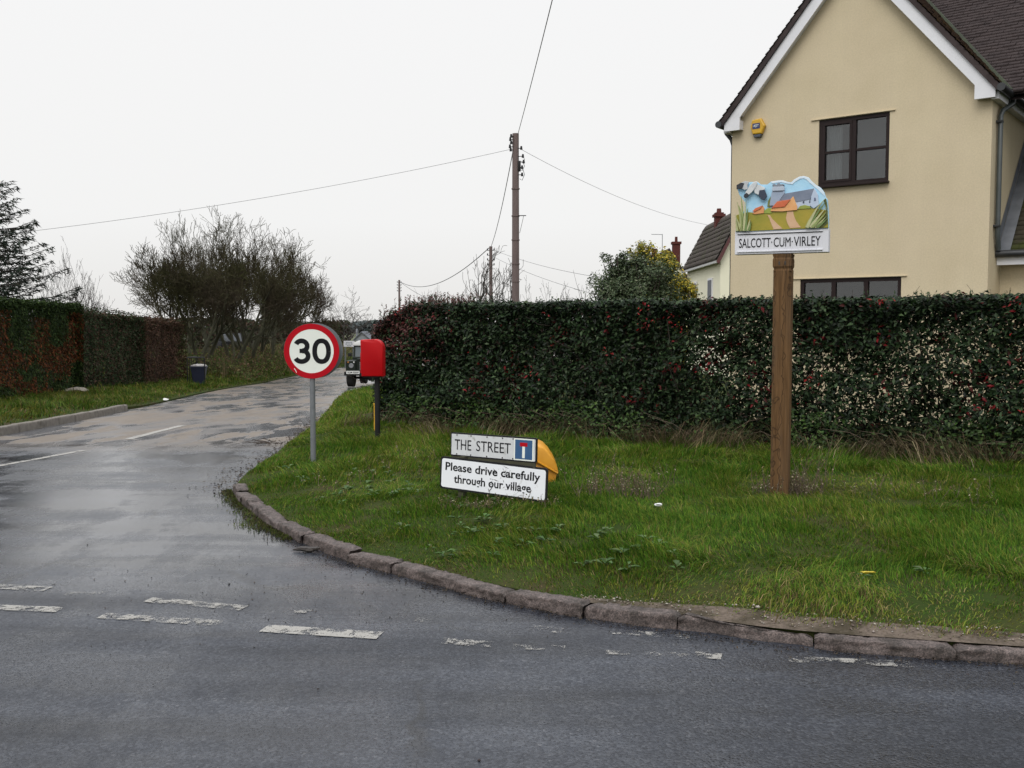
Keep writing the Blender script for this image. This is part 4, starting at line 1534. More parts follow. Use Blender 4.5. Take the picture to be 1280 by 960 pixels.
# grey-green evergreen and the golden one just behind the hedge
Yb = 17.5
s_ = Yb / F
c0 = at(790, 400, Yb)
gb = 0.0
z_ = lambda py, Y: at(0, py, Y)[2] - gb
bush('evergreen_shrub', 'grey-green evergreen shrub mounded above the clipped hedge', c0[0], c0[1], gb,
     [(0.0, 0, z_(385, Yb), 46 * s_, 0.6, 38 * s_), (-28 * s_, 0.1, z_(372, Yb), 24 * s_, 0.4, 34 * s_), (-20 * s_, 0.1, z_(335, Yb), 20 * s_, 0.3, 20 * s_), (18 * s_, 0, z_(360, Yb), 40 * s_, 0.5, 36 * s_), (-2 * s_, 0.1, z_(352, Yb), 30 * s_, 0.4, 30 * s_), (0, 0, 1.0, 0.7, 0.6, 0.9)], 27000,
     [(0.060, 0.085, 0.038), (0.095, 0.125, 0.062), (0.030, 0.050, 0.021), (0.15, 0.175, 0.11)], [0.35, 0.3, 0.2, 0.15], 0.055, M['leaf'])
Yb = 19.5
s_ = Yb / F
c0 = at(822, 400, Yb)
bush('golden_shrub', 'variegated evergreen shrub with golden yellow leaf tips beside the far house', c0[0], c0[1], gb,
     [(0.0, 0, z_(375, Yb), 36 * s_, 0.6, 36 * s_), (-18 * s_, 0.1, z_(335, Yb), 22 * s_, 0.4, 28 * s_), (10 * s_, 0.1, z_(338, Yb), 18 * s_, 0.4, 26 * s_), (26 * s_, 0, z_(370, Yb), 20 * s_, 0.5, 26 * s_), (0, 0, 1.0, 0.6, 0.6, 0.9)], 24000,
     [(0.030, 0.050, 0.016), (0.05, 0.075, 0.02), (0.09, 0.10, 0.02)], [0.5, 0.35, 0.15], 0.065, M['leaf'], tipcols=[(0.42, 0.33, 0.03), (0.30, 0.26, 0.03), (0.15, 0.17, 0.03), (0.52, 0.42, 0.05)])

# rough growth on the bank below the tree row
n = 26000
y = rng.uniform(41, 74, n)
le = np.interp(y, left_edge[8:, 1], left_edge[8:, 0])
d = rng.uniform(0.4, 5.5, n)
x = le - d
ok = (y > 44.5) | (d > 2.4)
x, y, d = x[ok], y[ok], d[ok]
n = len(x)
zg = verge_z(x, y, 'l')
hm = 0.75 * np.clip(d / 1.6, 0.15, 1) * (0.35 + 1.1 * fbm(x * 0.8, y * 0.8))
z = zg + hm * rng.random(n) ** 0.6
cn = fbm(x * 0.5 + 20, y * 0.5)
col = pick([(0.09, 0.125, 0.035), (0.065, 0.09, 0.028), (0.13, 0.15, 0.04), (0.15, 0.085, 0.045), (0.10, 0.06, 0.04), (0.22, 0.16, 0.09)], n, [.28, .2, .16, .14, .14, .08])
tag(leaves('undergrowth', np.stack([x, y, z], 1), rng.normal(0, .6, (n, 3)) + np.array([0.3, -0.4, 0.5]), rng.uniform(0.08, 0.20, n), rng.uniform(0.03, 0.07, n), col, M['dull_leaf']), kind='stuff')
n = 1500
y = rng.uniform(44, 72, n)
le = np.interp(y, left_edge[8:, 1], left_edge[8:, 0])
x = le - rng.uniform(1.2, 4.5, n)
tag(blades('undergrowth', np.stack([x, y, verge_z(x, y, 'l')], 1), rng.uniform(0.5, 1.4, n), rng.uniform(0.012, 0.03, n), rng.uniform(0.1, 0.7, n), pick([(0.20, 0.15, 0.09), (0.12, 0.08, 0.05), (0.09, 0.09, 0.04)], n), M['grass']), kind='stuff')


# hedgerows and woods of the far fields
def wood_line(name, x0, x1, Y, h, n, cols, depth=8.0, L=0.8):
    x = rng.uniform(x0, x1, n)
    y = Y + rng.uniform(0, depth, n)
    hh = h * (0.45 + 0.9 * fbm(x * 0.07 + Y, y * 0.02, 3))
    z = -1.3 + hh * rng.random(n) ** 0.7
    tag(leaves(name, np.stack([x, y, z], 1), rng.normal(0, .6, (n, 3)) + np.array([0, -0.5, 0.5]), L * rng.uniform(0.6, 1.4, n), L * 0.5 * rng.uniform(0.6, 1.4, n), pick(cols, n), M['dull_leaf']), kind='stuff')


wood_line('distant_wood', -260, 60, 330, 3.6, 14000, [(0.10, 0.115, 0.12), (0.085, 0.10, 0.10), (0.12, 0.13, 0.125)], 20, 2.6)  # grey-blue tones put the distance haze into the leaf colours
wood_line('distant_hedgerow', -90, -22, 120, 3.0, 9000, [(0.07, 0.07, 0.045), (0.06, 0.05, 0.035), (0.05, 0.065, 0.03)], 3, 0.5)
wood_line('distant_hedgerow', -40, -13.5, 82, 3.3, 12000, [(0.05, 0.042, 0.03), (0.06, 0.036, 0.026), (0.04, 0.05, 0.024)], 3, 0.35)
wood_line('roadside_growth', -14.5, 4, 103, 2.9, 9000, [(0.055, 0.04, 0.035), (0.07, 0.042, 0.036), (0.05, 0.055, 0.03)], 6, 0.45)

# ------------------------------------------------------------------ speed limit sign
red_m = pm('sign_red', (0.44, 0.003, 0.012), (0.38, 0.003, 0.010), 8, 0.5, spec=0.15)
wht_m = pm('sign_white', (0.80, 0.82, 0.76), (0.74, 0.77, 0.71), 5, 0.35, dirt=(0.62, 0.62, 0.55), dscale=6, dlo=0.62, dhi=0.8)
grey_m = pm('sign_back_grey', (0.16, 0.17, 0.18), (0.12, 0.13, 0.14), 8, 0.6)
p = gr(391, 566, 0.2)
zb = vz(p[0], p[1])
t = thing('speed_limit_sign', 'round red and white speed limit sign reading 30 on a grey post', 'road sign', (p[0], p[1], zb), math.radians(3))
cz = at(391, 439, p[1])[2] - zb
R0 = 34.5 / F * p[1]
MB().cyl((0, 0.035, -0.3), (0, 0.035, cz + R0 * 0.85), 0.030, seg=20).build('post', M['steel'], t, True)
ov_ = MB()
ov_.cyl((0.03, 0.075, cz + 0.004), (0.03, 0.078, cz + 0.004), R0 * 1.0, seg=64)
ov_.build('rear_plate', grey_m, t)


def ring(r0, r1, z0, z1, seg=72, sx=1, sy=1):
    mb = MB()
    a = [2 * math.pi * k / seg for k in range(seg)]
    for k in range(seg):
        a0, a1 = a[k], a[(k + 1) % seg]
        mb.prism([(r0 * math.cos(a0) * sx, r0 * math.sin(a0) * sy), (r1 * math.cos(a0), r1 * math.sin(a0)), (r1 * math.cos(a1), r1 * math.sin(a1)), (r0 * math.cos(a1) * sx, r0 * math.sin(a1) * sy)], z0, z1)
    return mb


fm = frame4((0, 0, cz), (1, 0, 0), (0, -1, 0))
mb = MB()
mb.cyl((0, 0, -0.003), (0, 0, 0.0), R0, seg=72)
pl = mb.build('sign_plate', grey_m, t)
pl.matrix_local = fm
mb = MB()
mb.cyl((0, 0, 0.0005), (0, 0, 0.0015), R0 * 0.80, seg=72)
o = mb.build('white_disc', wht_m, pl)
o = ring(R0 * 0.795, R0 * 0.995, 0.0005, 0.0025).build('red_ring', red_m, pl)
mb = MB()
hN = R0 * 0.375
wS = R0 * 0.172
# 0
a = [2 * math.pi * k / 40 for k in range(41)]
zero = [(R0 * 0.36 + (R0 * 0.335 - wS) * 0.5 * 0 + math.copysign(abs(math.cos(q_)) ** 0.85, math.cos(q_)) * (R0 * 0.25), math.copysign(abs(math.sin(q_)) ** 0.92, math.sin(q_)) * hN) for q_ in a]
stroke(mb, zero, wS, 0.002, 0.003)
mb.build('numeral', M['letter'], pl)
mb = MB()
# 3
cx = -R0 * 0.36
up_ = [(cx + math.cos(q_) * R0 * 0.205, hN * 0.50 + math.sin(q_) * hN * 0.50) for q_ in np.radians(np.linspace(158, -85, 22))]
lo_ = [(cx + 0.0 + math.cos(q_) * R0 * 0.235, -hN * 0.46 + math.sin(q_) * hN * 0.54) for q_ in np.radians(np.linspace(85, -155, 22))]
stroke(mb, up_, wS, 0.002, 0.003)
stroke(mb, lo_, wS, 0.002, 0.0031)
stroke(mb, [(cx - R0 * 0.07, hN * 0.03), (cx + R0 * 0.05, hN * 0.03)], wS * 0.9, 0.002, 0.0032)
mb.build('numeral', M['letter'], pl)
for zz in (0.55, -0.45):
    MB().box((0, 0.035, cz + R0 * zz), (0.10, 0.07, 0.03), bev=0.004).build('clamp', M['steel'], t)
mb = MB()
stroke(mb, [(-R0 * 0.63, -R0 * 0.62), (-R0 * 0.575, -R0 * 0.70), (-R0 * 0.545, -R0 * 0.78)], R0 * 0.022, 0.0027, 0.0032)
mb.build('scratch', wht_m, pl)

# ------------------------------------------------------------------ post box
pb_red = pm('postbox_red', (0.46, 0.003, 0.006), (0.40, 0.003, 0.006), 5, 0.4, r2=0.5, bmp=0.1, bscale=30, spec=0.2)
p = gr(472, 541, 0.22)
zb = vz(p[0], p[1])
k_ = p[1] / F
t = thing('post_box', 'red pillarless letter box on a black post in front of the hedge end', 'post box', (p[0], p[1], zb), math.radians(0))
w0 = 27 * k_
zb0, zt0 = at(472, 470, p[1])[2] - zb, at(472, 424, p[1])[2] - zb
# seen from its side: the roof curves down on the right, the front stands on the left
H0 = zt0 - zb0
xL, xR = -19 * k_, 9 * k_
outl = [(xL + 0.012, zb0), (xR, zb0)]
for q_ in np.radians(np.linspace(0, 90, 9)):
    rr = 11 * k_
    outl.append((xR - rr + rr * math.cos(q_), zt0 - rr + rr * math.sin(q_)))
outl += [(xL + 0.006, zt0 - 0.006), (xL, zt0 - 0.02)]
MB().prism(outl, -0.13, 0.13, 'xz', bev=0.018).build('body', pb_red, t, True)
MB().box((xL + 0.004, 0, zb0 + H0 * 0.80), (0.012, 0.19, 0.028), bev=0.004).build('letter_slot', M['black'], t)
mb = MB()
mb.box((xL + 0.004, 0, zb0 + H0 * 0.36), (0.016, 0.20, H0 * 0.55), bev=0.004)
mb.build('door', pb_red, t)
mb = MB()
mb.box((xL * 0.3, 0, zb0 - 0.008), (w0 * 0.8, 0.22, 0.016), bev=0.004)
mb.build('base_plate', M['black'], t)
MB().cyl((0.0, 0, -0.3), (0.0, 0, zb0), 3.4 * k_, seg=20).build('post', M['black'], t, True)
yelm = pm('marker_yellow', (0.62, 0.34, 0.02), (0.5, 0.27, 0.02), 12, 0.6)
p2 = gr(466, 535, 0.24)
t = thing('marker_post', 'short thin yellow marker post behind the post box stem', 'marker post', (at(468.5, 530, p[1] + 0.7)[0], p[1] + 0.7, vz(at(468.5, 530, p[1] + 0.7)[0], p[1] + 0.7)))
MB().box((0, 0, 0.12), (0.024, 0.016, 0.46), bev=0.003).build('stake', yelm, t)
MB().box((0, 0, 0.36), (0.034, 0.020, 0.03), bev=0.003).build('cap', yelm, t)

# ------------------------------------------------------------------ street name plates
plate_m = pm('enamel_plate', (0.66, 0.67, 0.68), (0.52, 0.53, 0.54), 6, 0.4, dirt=(0.25, 0.24, 0.20), dscale=9, dlo=0.57, dhi=0.72)
plate2_m = pm('painted_plate', (0.84, 0.85, 0.88), (0.78, 0.80, 0.84), 4, 0.35, dirt=(0.30, 0.28, 0.22), dscale=11, dlo=0.62, dhi=0.74)


def plate_frame(bl, br, tl, Yl, Yr):
    a = Vector(at(*bl, Yl))
    c = Vector(at(*br, Yr))
    d = Vector(at(*tl, Yl + 0.02))
    x = (c - a)
    u_ = d - a
    z = x.cross(u_)
    return frame4(a, x, z), x.length, (u_ - x.normalized() * u_.dot(x.normalized())).length


def rrect(w, h, r, x0=0, y0=0, seg=5):
    out = []
    for cx, cy, a0 in ((w - r, h - r, 0), (r, h - r, 90), (r, r, 180), (w - r, r, 270)):
        for q_ in np.radians(np.linspace(a0, a0 + 90, seg)):
            out.append((x0 + cx + r * math.cos(q_), y0 + cy + r * math.sin(q_)))
    return out


fr, w, h = plate_frame((549.5, 610), (683, 628.5), (548, 569.5), 8.36, 7.80)
t = thing('village_sign_plate', 'lower white plate reading please drive carefully, its foot sunk in the grass', 'road sign', mat=fr)
pl = MB().prism(rrect(w, h, 0.028), -0.012, 0.0).build('black_border', M['black'], t)
MB().prism(rrect(w - 0.032, h - 0.032, 0.02, 0.016, 0.016), 0.0005, 0.002).build('white_face', plate2_m, t)
text_mesh('lettering', 'Please drive carefully', w * 0.885, h * 0.335, M['letter'], t, Matrix.Translation((w * 0.495, h * 0.675, 0.0025)), bold=0.018)
text_mesh('lettering', 'through our village', w * 0.72, h * 0.335, M['letter'], t, Matrix.Translation((w * 0.50, h * 0.315, 0.0025)), bold=0.018)
for xx in (0.2, 0.8):
    MB().box((w * xx, h * 0.3, -0.04), (0.05, h * 1.5, 0.05)).build('post', M['bark'], t)
# mud splashes and scratches with their own shapes
mb = MB()
r_ = random.Random(4)
for k in range(34):
    cx, cy = w * r_.gauss(0.58, 0.10), h * r_.gauss(0.45, 0.22)
    if not (0.03 < cx < w - 0.03 and 0.02 < cy < h - 0.03):
        continue
    a = r_.uniform(0, 3.14)
    L_, W_ = r_.uniform(0.006, 0.035), r_.uniform(0.0012, 0.004)
    d = (math.cos(a) * L_, math.sin(a) * L_)
    n2 = (-math.sin(a) * W_, math.cos(a) * W_)
    zz = 0.0031 + 0.00002 * k
    mb.quad((cx - d[0], cy - d[1], zz), (cx + n2[0], cy + n2[1], zz), (cx + d[0], cy + d[1], zz), (cx - n2[0], cy - n2[1], zz))
mb.build('mud_marks', bark_m, t)

fr, w, h = plate_frame((563, 569.5), (670.5, 579), (561.5, 540), 8.40, 7.86)
t = thing('street_name_plate', 'grey weathered street name plate reading the street with a blue dead end symbol', 'street sign', mat=fr)
MB().prism(rrect(w, h, 0.012), -0.014, 0.0).build('black_border', M['black'], t)
MB().prism(rrect(w - 0.024, h - 0.024, 0.006, 0.012, 0.012), 0.0005, 0.002).build('white_face', plate_m, t)
text_mesh('lettering', 'THE', w * 0.20, h * 0.43, M['letter'], t, Matrix.Translation((w * 0.155, h * 0.50, 0.0025)), bold=0.0)
text_mesh('lettering', 'STREET', w * 0.40, h * 0.43, M['letter'], t, Matrix.Translation((w * 0.515, h * 0.50, 0.0025)), bold=0.0)
blue_m = pm('sign_blue', (0.025, 0.085, 0.20), (0.035, 0.10, 0.22), 8, 0.4)
x0, x1 = w * 0.765, w * 0.955
mb = MB()
mb.prism([(x0 - 0.012, h * 0.055), (x1 + 0.012, h * 0.055), (x1 + 0.012, h * 0.935), (x0 - 0.012, h * 0.935)], 0.002, 0.003)
sym = mb.build('symbol_panel', wht_m, t)
MB().prism([(x0, h * 0.11), (x1, h * 0.11), (x1, h * 0.89), (x0, h * 0.89)], 0.003, 0.004).build('blue_square', blue_m, sym)
cx = (x0 + x1) / 2
MB().prism([(cx - 0.013, h * 0.16), (cx + 0.013, h * 0.16), (cx + 0.013, h * 0.62), (cx - 0.013, h * 0.62)], 0.004, 0.0048).build('white_stem', wht_m, sym)
MB().prism([(cx - 0.037, h * 0.625), (cx + 0.037, h * 0.625), (cx + 0.037, h * 0.78), (cx - 0.037, h * 0.78)], 0.004, 0.0048).build('red_bar', red_m, sym)
for xx in (0.08, 0.25, 0.44, 0.62, 0.74):
    for yy in (0.90, 0.10):
        MB().cyl((w * xx, h * yy, 0.002), (w * xx, h * yy, 0.005), 0.006, seg=8).build('bolt', bark_m, t)
for xx in (0.21, 0.79):
    MB().box((w * xx, -h * 0.3, -0.045), (0.05, h * 2.3, 0.05)).build('post', M['bark'], t)
MB().box((w * 0.5, -0.02, -0.008), (w * 0.97, 0.05, 0.014)).build('backing_batten', M['bark'], t)

# ------------------------------------------------------------------ yellow grit bin
gy = pm('bin_yellow', (0.66, 0.30, 0.012), (0.54, 0.235, 0.012), 5, 0.4, r2=0.55, bmp=0.15, bscale=30, dirt=(0.30, 0.17, 0.03), dscale=4, dlo=0.6, dhi=0.8)
Yg = 8.95
sg = Yg / F
c0 = at(645, 612, Yg)
zg = vz(c0[0], c0[1])
t = thing('grit_bin', 'yellow roadside grit bin with a rounded lid behind the two white signs', 'grit bin', (c0[0], c0[1], zg), 0)


def gb(px, py):
    q_ = at(px, py, Yg)
    return (q_[0] - c0[0], q_[2] - zg)


bod = [gb(596, 632), gb(688, 632), gb(692, 612), gb(696.5, 591), gb(660, 570), gb(590, 556)]
MB().prism(bod, 0.0, 0.52, 'xz', bev=0.015).build('body', gy, t, True)
lid = [gb(a, c) for a, c in ((698, 591.5), (697, 585), (693, 576), (687, 567), (680, 560), (671, 556), (660, 555), (645, 556), (620, 560), (588, 566), (588, 570), (640, 570), (664, 574))]
MB().prism(lid, -0.02, 0.54, 'xz', bev=0.014).build('lid', gy, t, True)
mb = MB()
mb.tube([(*gb(640, 564)[:1], -0.028, gb(640, 564)[1]), (gb(664, 572)[0], -0.028, gb(664, 572)[1]), (gb(697, 591)[0], -0.028, gb(697, 591)[1])], 0.008, 6)
mb.build('lid_rim', gy, t, True)

# ------------------------------------------------------------------ carved village sign
tm, nt, b = new_mat('weathered_oak')
tc_ = N(nt, 'ShaderNodeTexCoord').outputs['Object']
gv = scaled(nt, tc_, (26, 26, 1.2))
g_ = noise(nt, gv, 1.6, 7, 0.65, 0.6)
c_ = ramp(nt, g_, [(0.25, (0.055, 0.029, 0.012)), (0.5, (0.125, 0.068, 0.029)), (0.75, (0.19, 0.108, 0.050))])
gm = ramp(nt, noise(nt, scaled(nt, tc_, (6, 6, 0.8)), 2.0, 4), [(0.45, 0.0), (0.7, 1.0)])
c_ = mixc(nt, mixc(nt, 1.0, gm, (0.5, 0.5, 0.5), 'MULTIPLY'), c_, (0.085, 0.058, 0.038))
nt.links.new(c_, b.inputs['Base Color'])
b.inputs['Roughness'].default_value = 0.8
b.inputs['Specular IOR Level'].default_value = 0.15
cr_ = N(nt, 'ShaderNodeTexVoronoi', feature='DISTANCE_TO_EDGE', Scale=1.0)
cv_ = N(nt, 'ShaderNodeVectorMath', operation='ADD')
nz_ = N(nt, 'ShaderNodeTexNoise', Scale=9.0)
nt.links.new(tc_, nz_.inputs['Vector'])
nt.links.new(scaled(nt, tc_, (13, 13, 0.30)), cv_.inputs[0])
nt.links.new(nz_.outputs['Color'], cv_.inputs[1])
nt.links.new(cv_.outputs[0], cr_.inputs['Vector'])
ck_ = ramp(nt, cr_.outputs['Distance'], [(0.0, 0.7), (0.02, 0.4), (0.04, 0.0)])
nt.links.new(mixc(nt, ck_, c_, (0.02, 0.013, 0.008)), b.inputs['Base Color'])
bump(nt, b, g_, 0.7, 0.006)
p = gr(975, 612, 0.22)
zb = vz(p[0], p[1])
Yp = p[1]
kp = Yp / F
VA = math.radians(-25)
t = thing('village_sign', 'carved village sign with painted church scene on a thick oak post', 'village sign', (p[0], p[1], zb), VA)
ztop = at(980, 318, Yp)[2] - zb
wr = 11.6 * kp / 1.06
ch = wr * 0.30
oc = [(-wr + ch, -wr), (wr - ch, -wr), (wr, -wr + ch), (wr, wr - ch), (wr - ch, wr), (-wr + ch, wr), (-wr, wr - ch), (-wr, -wr + ch)]
mb = MB()
# chamfered shaft with carved notches and a square head
mb.prism(oc, -0.3, ztop - 0.14, 'xy')
sq = wr * 1.0
mb2 = MB()
prof = [(ztop - 0.14, 0.98), (ztop - 0.12, 0.92), (ztop - 0.10, 1.03), (ztop - 0.045, 1.03), (ztop - 0.03, 0.97), (ztop + 0.0, 1.05)]
for (z0, s0), (z1, s1) in zip(prof[:-1], prof[1:]):
    q0 = [(-sq * s0, -sq * s0, z0), (sq * s0, -sq * s0, z0), (sq * s0, sq * s0, z0), (-sq * s0, sq * s0, z0)]
    q1 = [(-sq * s1, -sq * s1, z1), (sq * s1, -sq * s1, z1), (sq * s1, sq * s1, z1), (-sq * s1, sq * s1, z1)]
    for i in range(4):
        mb2.quad(q0[i], q0[(i + 1) % 4], q1[(i + 1) % 4], q1[i])
shaft = mb.build('post', tm, t)
mb2.build('post_head', tm, t)
for sx_ in (-0.3, 0.35):
    MB().box((sx_ * wr, -sq * 1.03, ztop - 0.075), (0.012, 0.006, 0.03), bev=0.002).build('carved_notch', bark_m, t)

# name board
mb = MB()
# plane of the board passes a little in front of the post's axis
def SP(px, py, y0):
    """photo pixel -> board coordinates (x along the board, z up) on the board's plane"""
    d = ray(px, py)
    xa = np.array([math.cos(VA), math.sin(VA), 0])
    na = np.array([-math.sin(VA), math.cos(VA), 0])
    o0 = np.array([p[0], p[1], zb]) + na * y0
    s0 = ((o0 - CAM) @ na) / (d @ na)
    q_ = CAM + d * s0 - o0
    return float(q_ @ xa), float(q_[2])


y0 = -0.05
bx = [SP(918.5, 318.5, y0), SP(1035.5, 315, y0), SP(1036, 285, y0), SP(918.5, 290, y0)]
xa, xb = (bx[0][0] + bx[3][0]) / 2, (bx[1][0] + bx[2][0]) / 2
za, zt = (bx[0][1] + bx[1][1]) / 2, (bx[2][1] + bx[3][1]) / 2
zt_ = zt
sgn_w = pm('carved_white', (0.68, 0.68, 0.71), (0.62, 0.62, 0.66), 6, 0.5, dirt=(0.5, 0.49, 0.47), dscale=5, dlo=0.6, dhi=0.8)
nb = MB().box(((xa + xb) / 2, y0 + 0.045, (za + zt) / 2), (xb - xa, 0.09, zt - za), bev=0.004).build('name_board', sgn_w, t)
mb = MB()
bw = 0.011
zi0, zi1, xi0, xi1 = za + 0.022, zt - 0.018, xa + 0.022, xb - 0.045
mb.box(((xi0 + xi1) / 2, y0 - 0.004, zi1), (xi1 - xi0, 0.012, bw), bev=0.002)
mb.box(((xi0 + xi1) / 2, y0 - 0.004, zi0), (xi1 - xi0, 0.012, bw), bev=0.002)
mb.build('moulding', sgn_w, nb)
MB().box(((xi0 + xi1) / 2, y0 - 0.002, zi1 - bw * 0.75), (xi1 - xi0 - 0.01, 0.005, 0.005)).build('moulding_groove', M['letter'], nb)
lw_ = xi1 - xi0
for wd_, c_, ww_ in (('SALCOTT\u00b7', 0.218, 0.395), ('CUM\u00b7', 0.545, 0.222), ('VIRLEY', 0.822, 0.305)):
    text_mesh('lettering', wd_, lw_ * ww_, (zt - za) * 0.40, M['letter'], nb, frame4((xi0 + lw_ * c_, y0 - 0.001, (zi0 + zi1) / 2 - 0.004), (1, 0, 0), (0, -1, 0)), bold=0.0, thick=0.002)

# painted relief, built up in layers; outlines in units of the board: u across 0..1, v up
Wb = xb - xa


def relief(name, pts, y, th, col, c2=None, parent=None, rough=0.5, bev=0.002, sc=14):
    """pts in the close-up's pixels of the photo (910,215 origin, 8.73 px per photo px)"""
    m_ = pm(name + '_paint', col, c2, sc, rough, bmp=0.25, bscale=60)
    q_ = [SP(910 + a / 8.73, 215 + c / 8.73, y0) for a, c in pts]
    # clean up winding
    return MB().prism(q_, y - th, y, 'xz', bev=bev).build(name, m_, parent)


yb = y0 + 0.045
bd = relief('painted_panel', [(85, 655), (88, 560), (110, 470), (180, 430), (190, 330), (130, 260), (105, 195), (108, 140), (195, 102), (240, 112), (318, 105), (360, 140), (430, 140), (470, 105), (560, 92), (600, 92), (640, 105), (690, 118), (722, 85), (780, 52), (830, 45), (880, 60), (905, 95), (960, 140), (1010, 170), (1045, 215), (1062, 275), (1085, 300), (1092, 400), (1098, 500), (1096, 612)], yb, 0.05, (0.33, 0.60, 0.80), (0.45, 0.70, 0.85), t, sc=9)
y1 = yb - 0.05
relief('cloud_edge', [(470, 105), (560, 92), (600, 92), (640, 105), (690, 118), (722, 85), (780, 52), (830, 45), (880, 60), (905, 95), (960, 140), (1010, 170), (1045, 215), (1060, 270), (1030, 240), (990, 195), (940, 158), (885, 112), (862, 82), (825, 66), (785, 74), (735, 104), (705, 138), (640, 128), (600, 112), (560, 114), (480, 128)], y1, 0.004, (0.72, 0.80, 0.86), (0.6, 0.74, 0.86), bd)
relief('meadow', [(90, 652), (95, 470), (230, 440), (400, 455), (470, 440), (560, 432), (720, 425), (800, 405), (900, 395), (960, 400), (1090, 420), (1096, 608)], y1, 0.008, (0.23, 0.235, 0.018), (0.38, 0.29, 0.03), bd, sc=7)
y2 = y1 - 0.008
relief('bushes', [(395, 455), (400, 420), (440, 395), (475, 395), (490, 420), (480, 455)], y2, 0.004, (0.33, 0.38, 0.06), (0.2, 0.27, 0.04), bd)
relief('bushes', [(760, 410), (790, 372), (840, 362), (890, 372), (915, 400)], y2, 0.006, (0.22, 0.28, 0.04), (0.30, 0.33, 0.06), bd)
relief('path', [(430, 470), (462, 474), (490, 520), (545, 570), (600, 622), (500, 630), (478, 570), (458, 510)], y2, 0.003, (0.58, 0.35, 0.20), (0.62, 0.42, 0.27), bd)
relief('path', [(650, 430), (715, 432), (720, 480), (745, 540), (800, 608), (680, 616), (655, 570), (635, 510)], y2, 0.003, (0.58, 0.35, 0.20), (0.64, 0.42, 0.26), bd)
relief('church_roof', [(555, 310), (612, 240), (940, 182), (905, 300), (760, 330)], y1 - 0.002, 0.012, (0.145, 0.175, 0.24), (0.20, 0.23, 0.30), bd)
relief('church_wall', [(560, 312), (905, 298), (912, 372), (760, 405), (560, 430)], y1 - 0.001, 0.010, (0.50, 0.56, 0.66), (0.42, 0.48, 0.58), bd)
relief('church_gable', [(905, 375), (912, 270), (945, 178), (985, 250), (995, 360), (940, 402)], y1 - 0.001, 0.015, (0.42, 0.50, 0.63), (0.50, 0.57, 0.68), bd)
relief('church_tower', [(458, 370), (480, 235), (492, 205), (618, 205), (624, 232), (575, 300), (530, 372)], y1 - 0.002, 0.016, (0.34, 0.40, 0.50), (0.27, 0.33, 0.43), bd)
relief('tower_parapet', [(488, 212), (485, 182), (505, 158), (600, 150), (622, 170), (622, 205)], y1 - 0.002, 0.020, (0.50, 0.55, 0.63), (0.40, 0.46, 0.55), bd)
relief('tower_battlements', [(490, 158), (494, 138), (520, 134), (525, 146), (540, 146), (545, 128), (570, 126), (576, 142), (592, 140), (598, 134), (618, 140), (620, 150), (560, 158)], y1 - 0.002, 0.022, (0.12, 0.14, 0.18), (0.3, 0.34, 0.4), bd)
relief('tower_band', [(492, 222), (500, 205), (610, 203), (606, 214), (520, 216)], y1 - 0.018, 0.004, (0.10, 0.12, 0.16), None, bd)
relief('church_windows', [(818, 345), (820, 320), (836, 318), (836, 343)], y1 - 0.010, 0.004, (0.08, 0.1, 0.14), None, bd)
relief('church_windows', [(888, 338), (890, 312), (902, 310), (902, 336)], y1 - 0.010, 0.004, (0.08, 0.1, 0.14), None, bd)
relief('church_windows', [(943, 320), (945, 285), (960, 283), (965, 315)], y1 - 0.015, 0.004, (0.10, 0.12, 0.2), None, bd)
relief('cottage_wall', [(470, 432), (485, 395), (622, 388), (680, 310), (718, 268), (760, 380), (758, 418), (600, 432)], y1 - 0.008, 0.012, (0.70, 0.33, 0.12), (0.76, 0.42, 0.18), bd)
relief('cottage_roof', [(482, 398), (545, 325), (690, 304), (625, 385)], y1 - 0.012, 0.016, (0.52, 0.10, 0.035), (0.60, 0.14, 0.05), bd)
relief('cottage_wall', [(270, 455), (300, 425), (385, 372), (402, 400), (395, 452), (300, 464)], y1 - 0.006, 0.010, (0.70, 0.33, 0.13), (0.62, 0.26, 0.10), bd)
relief('cottage_roof', [(272, 432), (305, 398), (385, 368), (360, 405), (295, 438)], y1 - 0.010, 0.012, (0.55, 0.12, 0.04), (0.6, 0.16, 0.06), bd)
relief('cypress', [(432, 380), (440, 320), (470, 268), (478, 320), (462, 385)], y1 - 0.001, 0.010, (0.12, 0.17, 0.03), (0.2, 0.2, 0.05), bd)
# the two clumps of reeds, carved proud
def reed(a, c, d, w0_, y, col):
    a, c, d = map(np.array, (a, c, d))
    pts_ = [a * (1 - s) ** 2 + 2 * c * s * (1 - s) + d * s * s for s in np.linspace(0, 1, 7)]
    L__, R__ = [], []
    for i, q_ in enumerate(pts_):
        tt = pts_[min(i + 1, 6)] - pts_[max(i - 1, 0)]
        tt = tt / np.linalg.norm(tt)
        n2 = np.array([-tt[1], tt[0]]) * w0_ * (1 - (i / 6) ** 1.6 * 0.92)
        L__.append(q_ + n2)
        R__.append(q_ - n2)
    relief('reeds', [tuple(v) for v in L__ + R__[::-1]], y, 0.010, col, tuple(v * 0.75 for v in col), bd, bev=0.0)


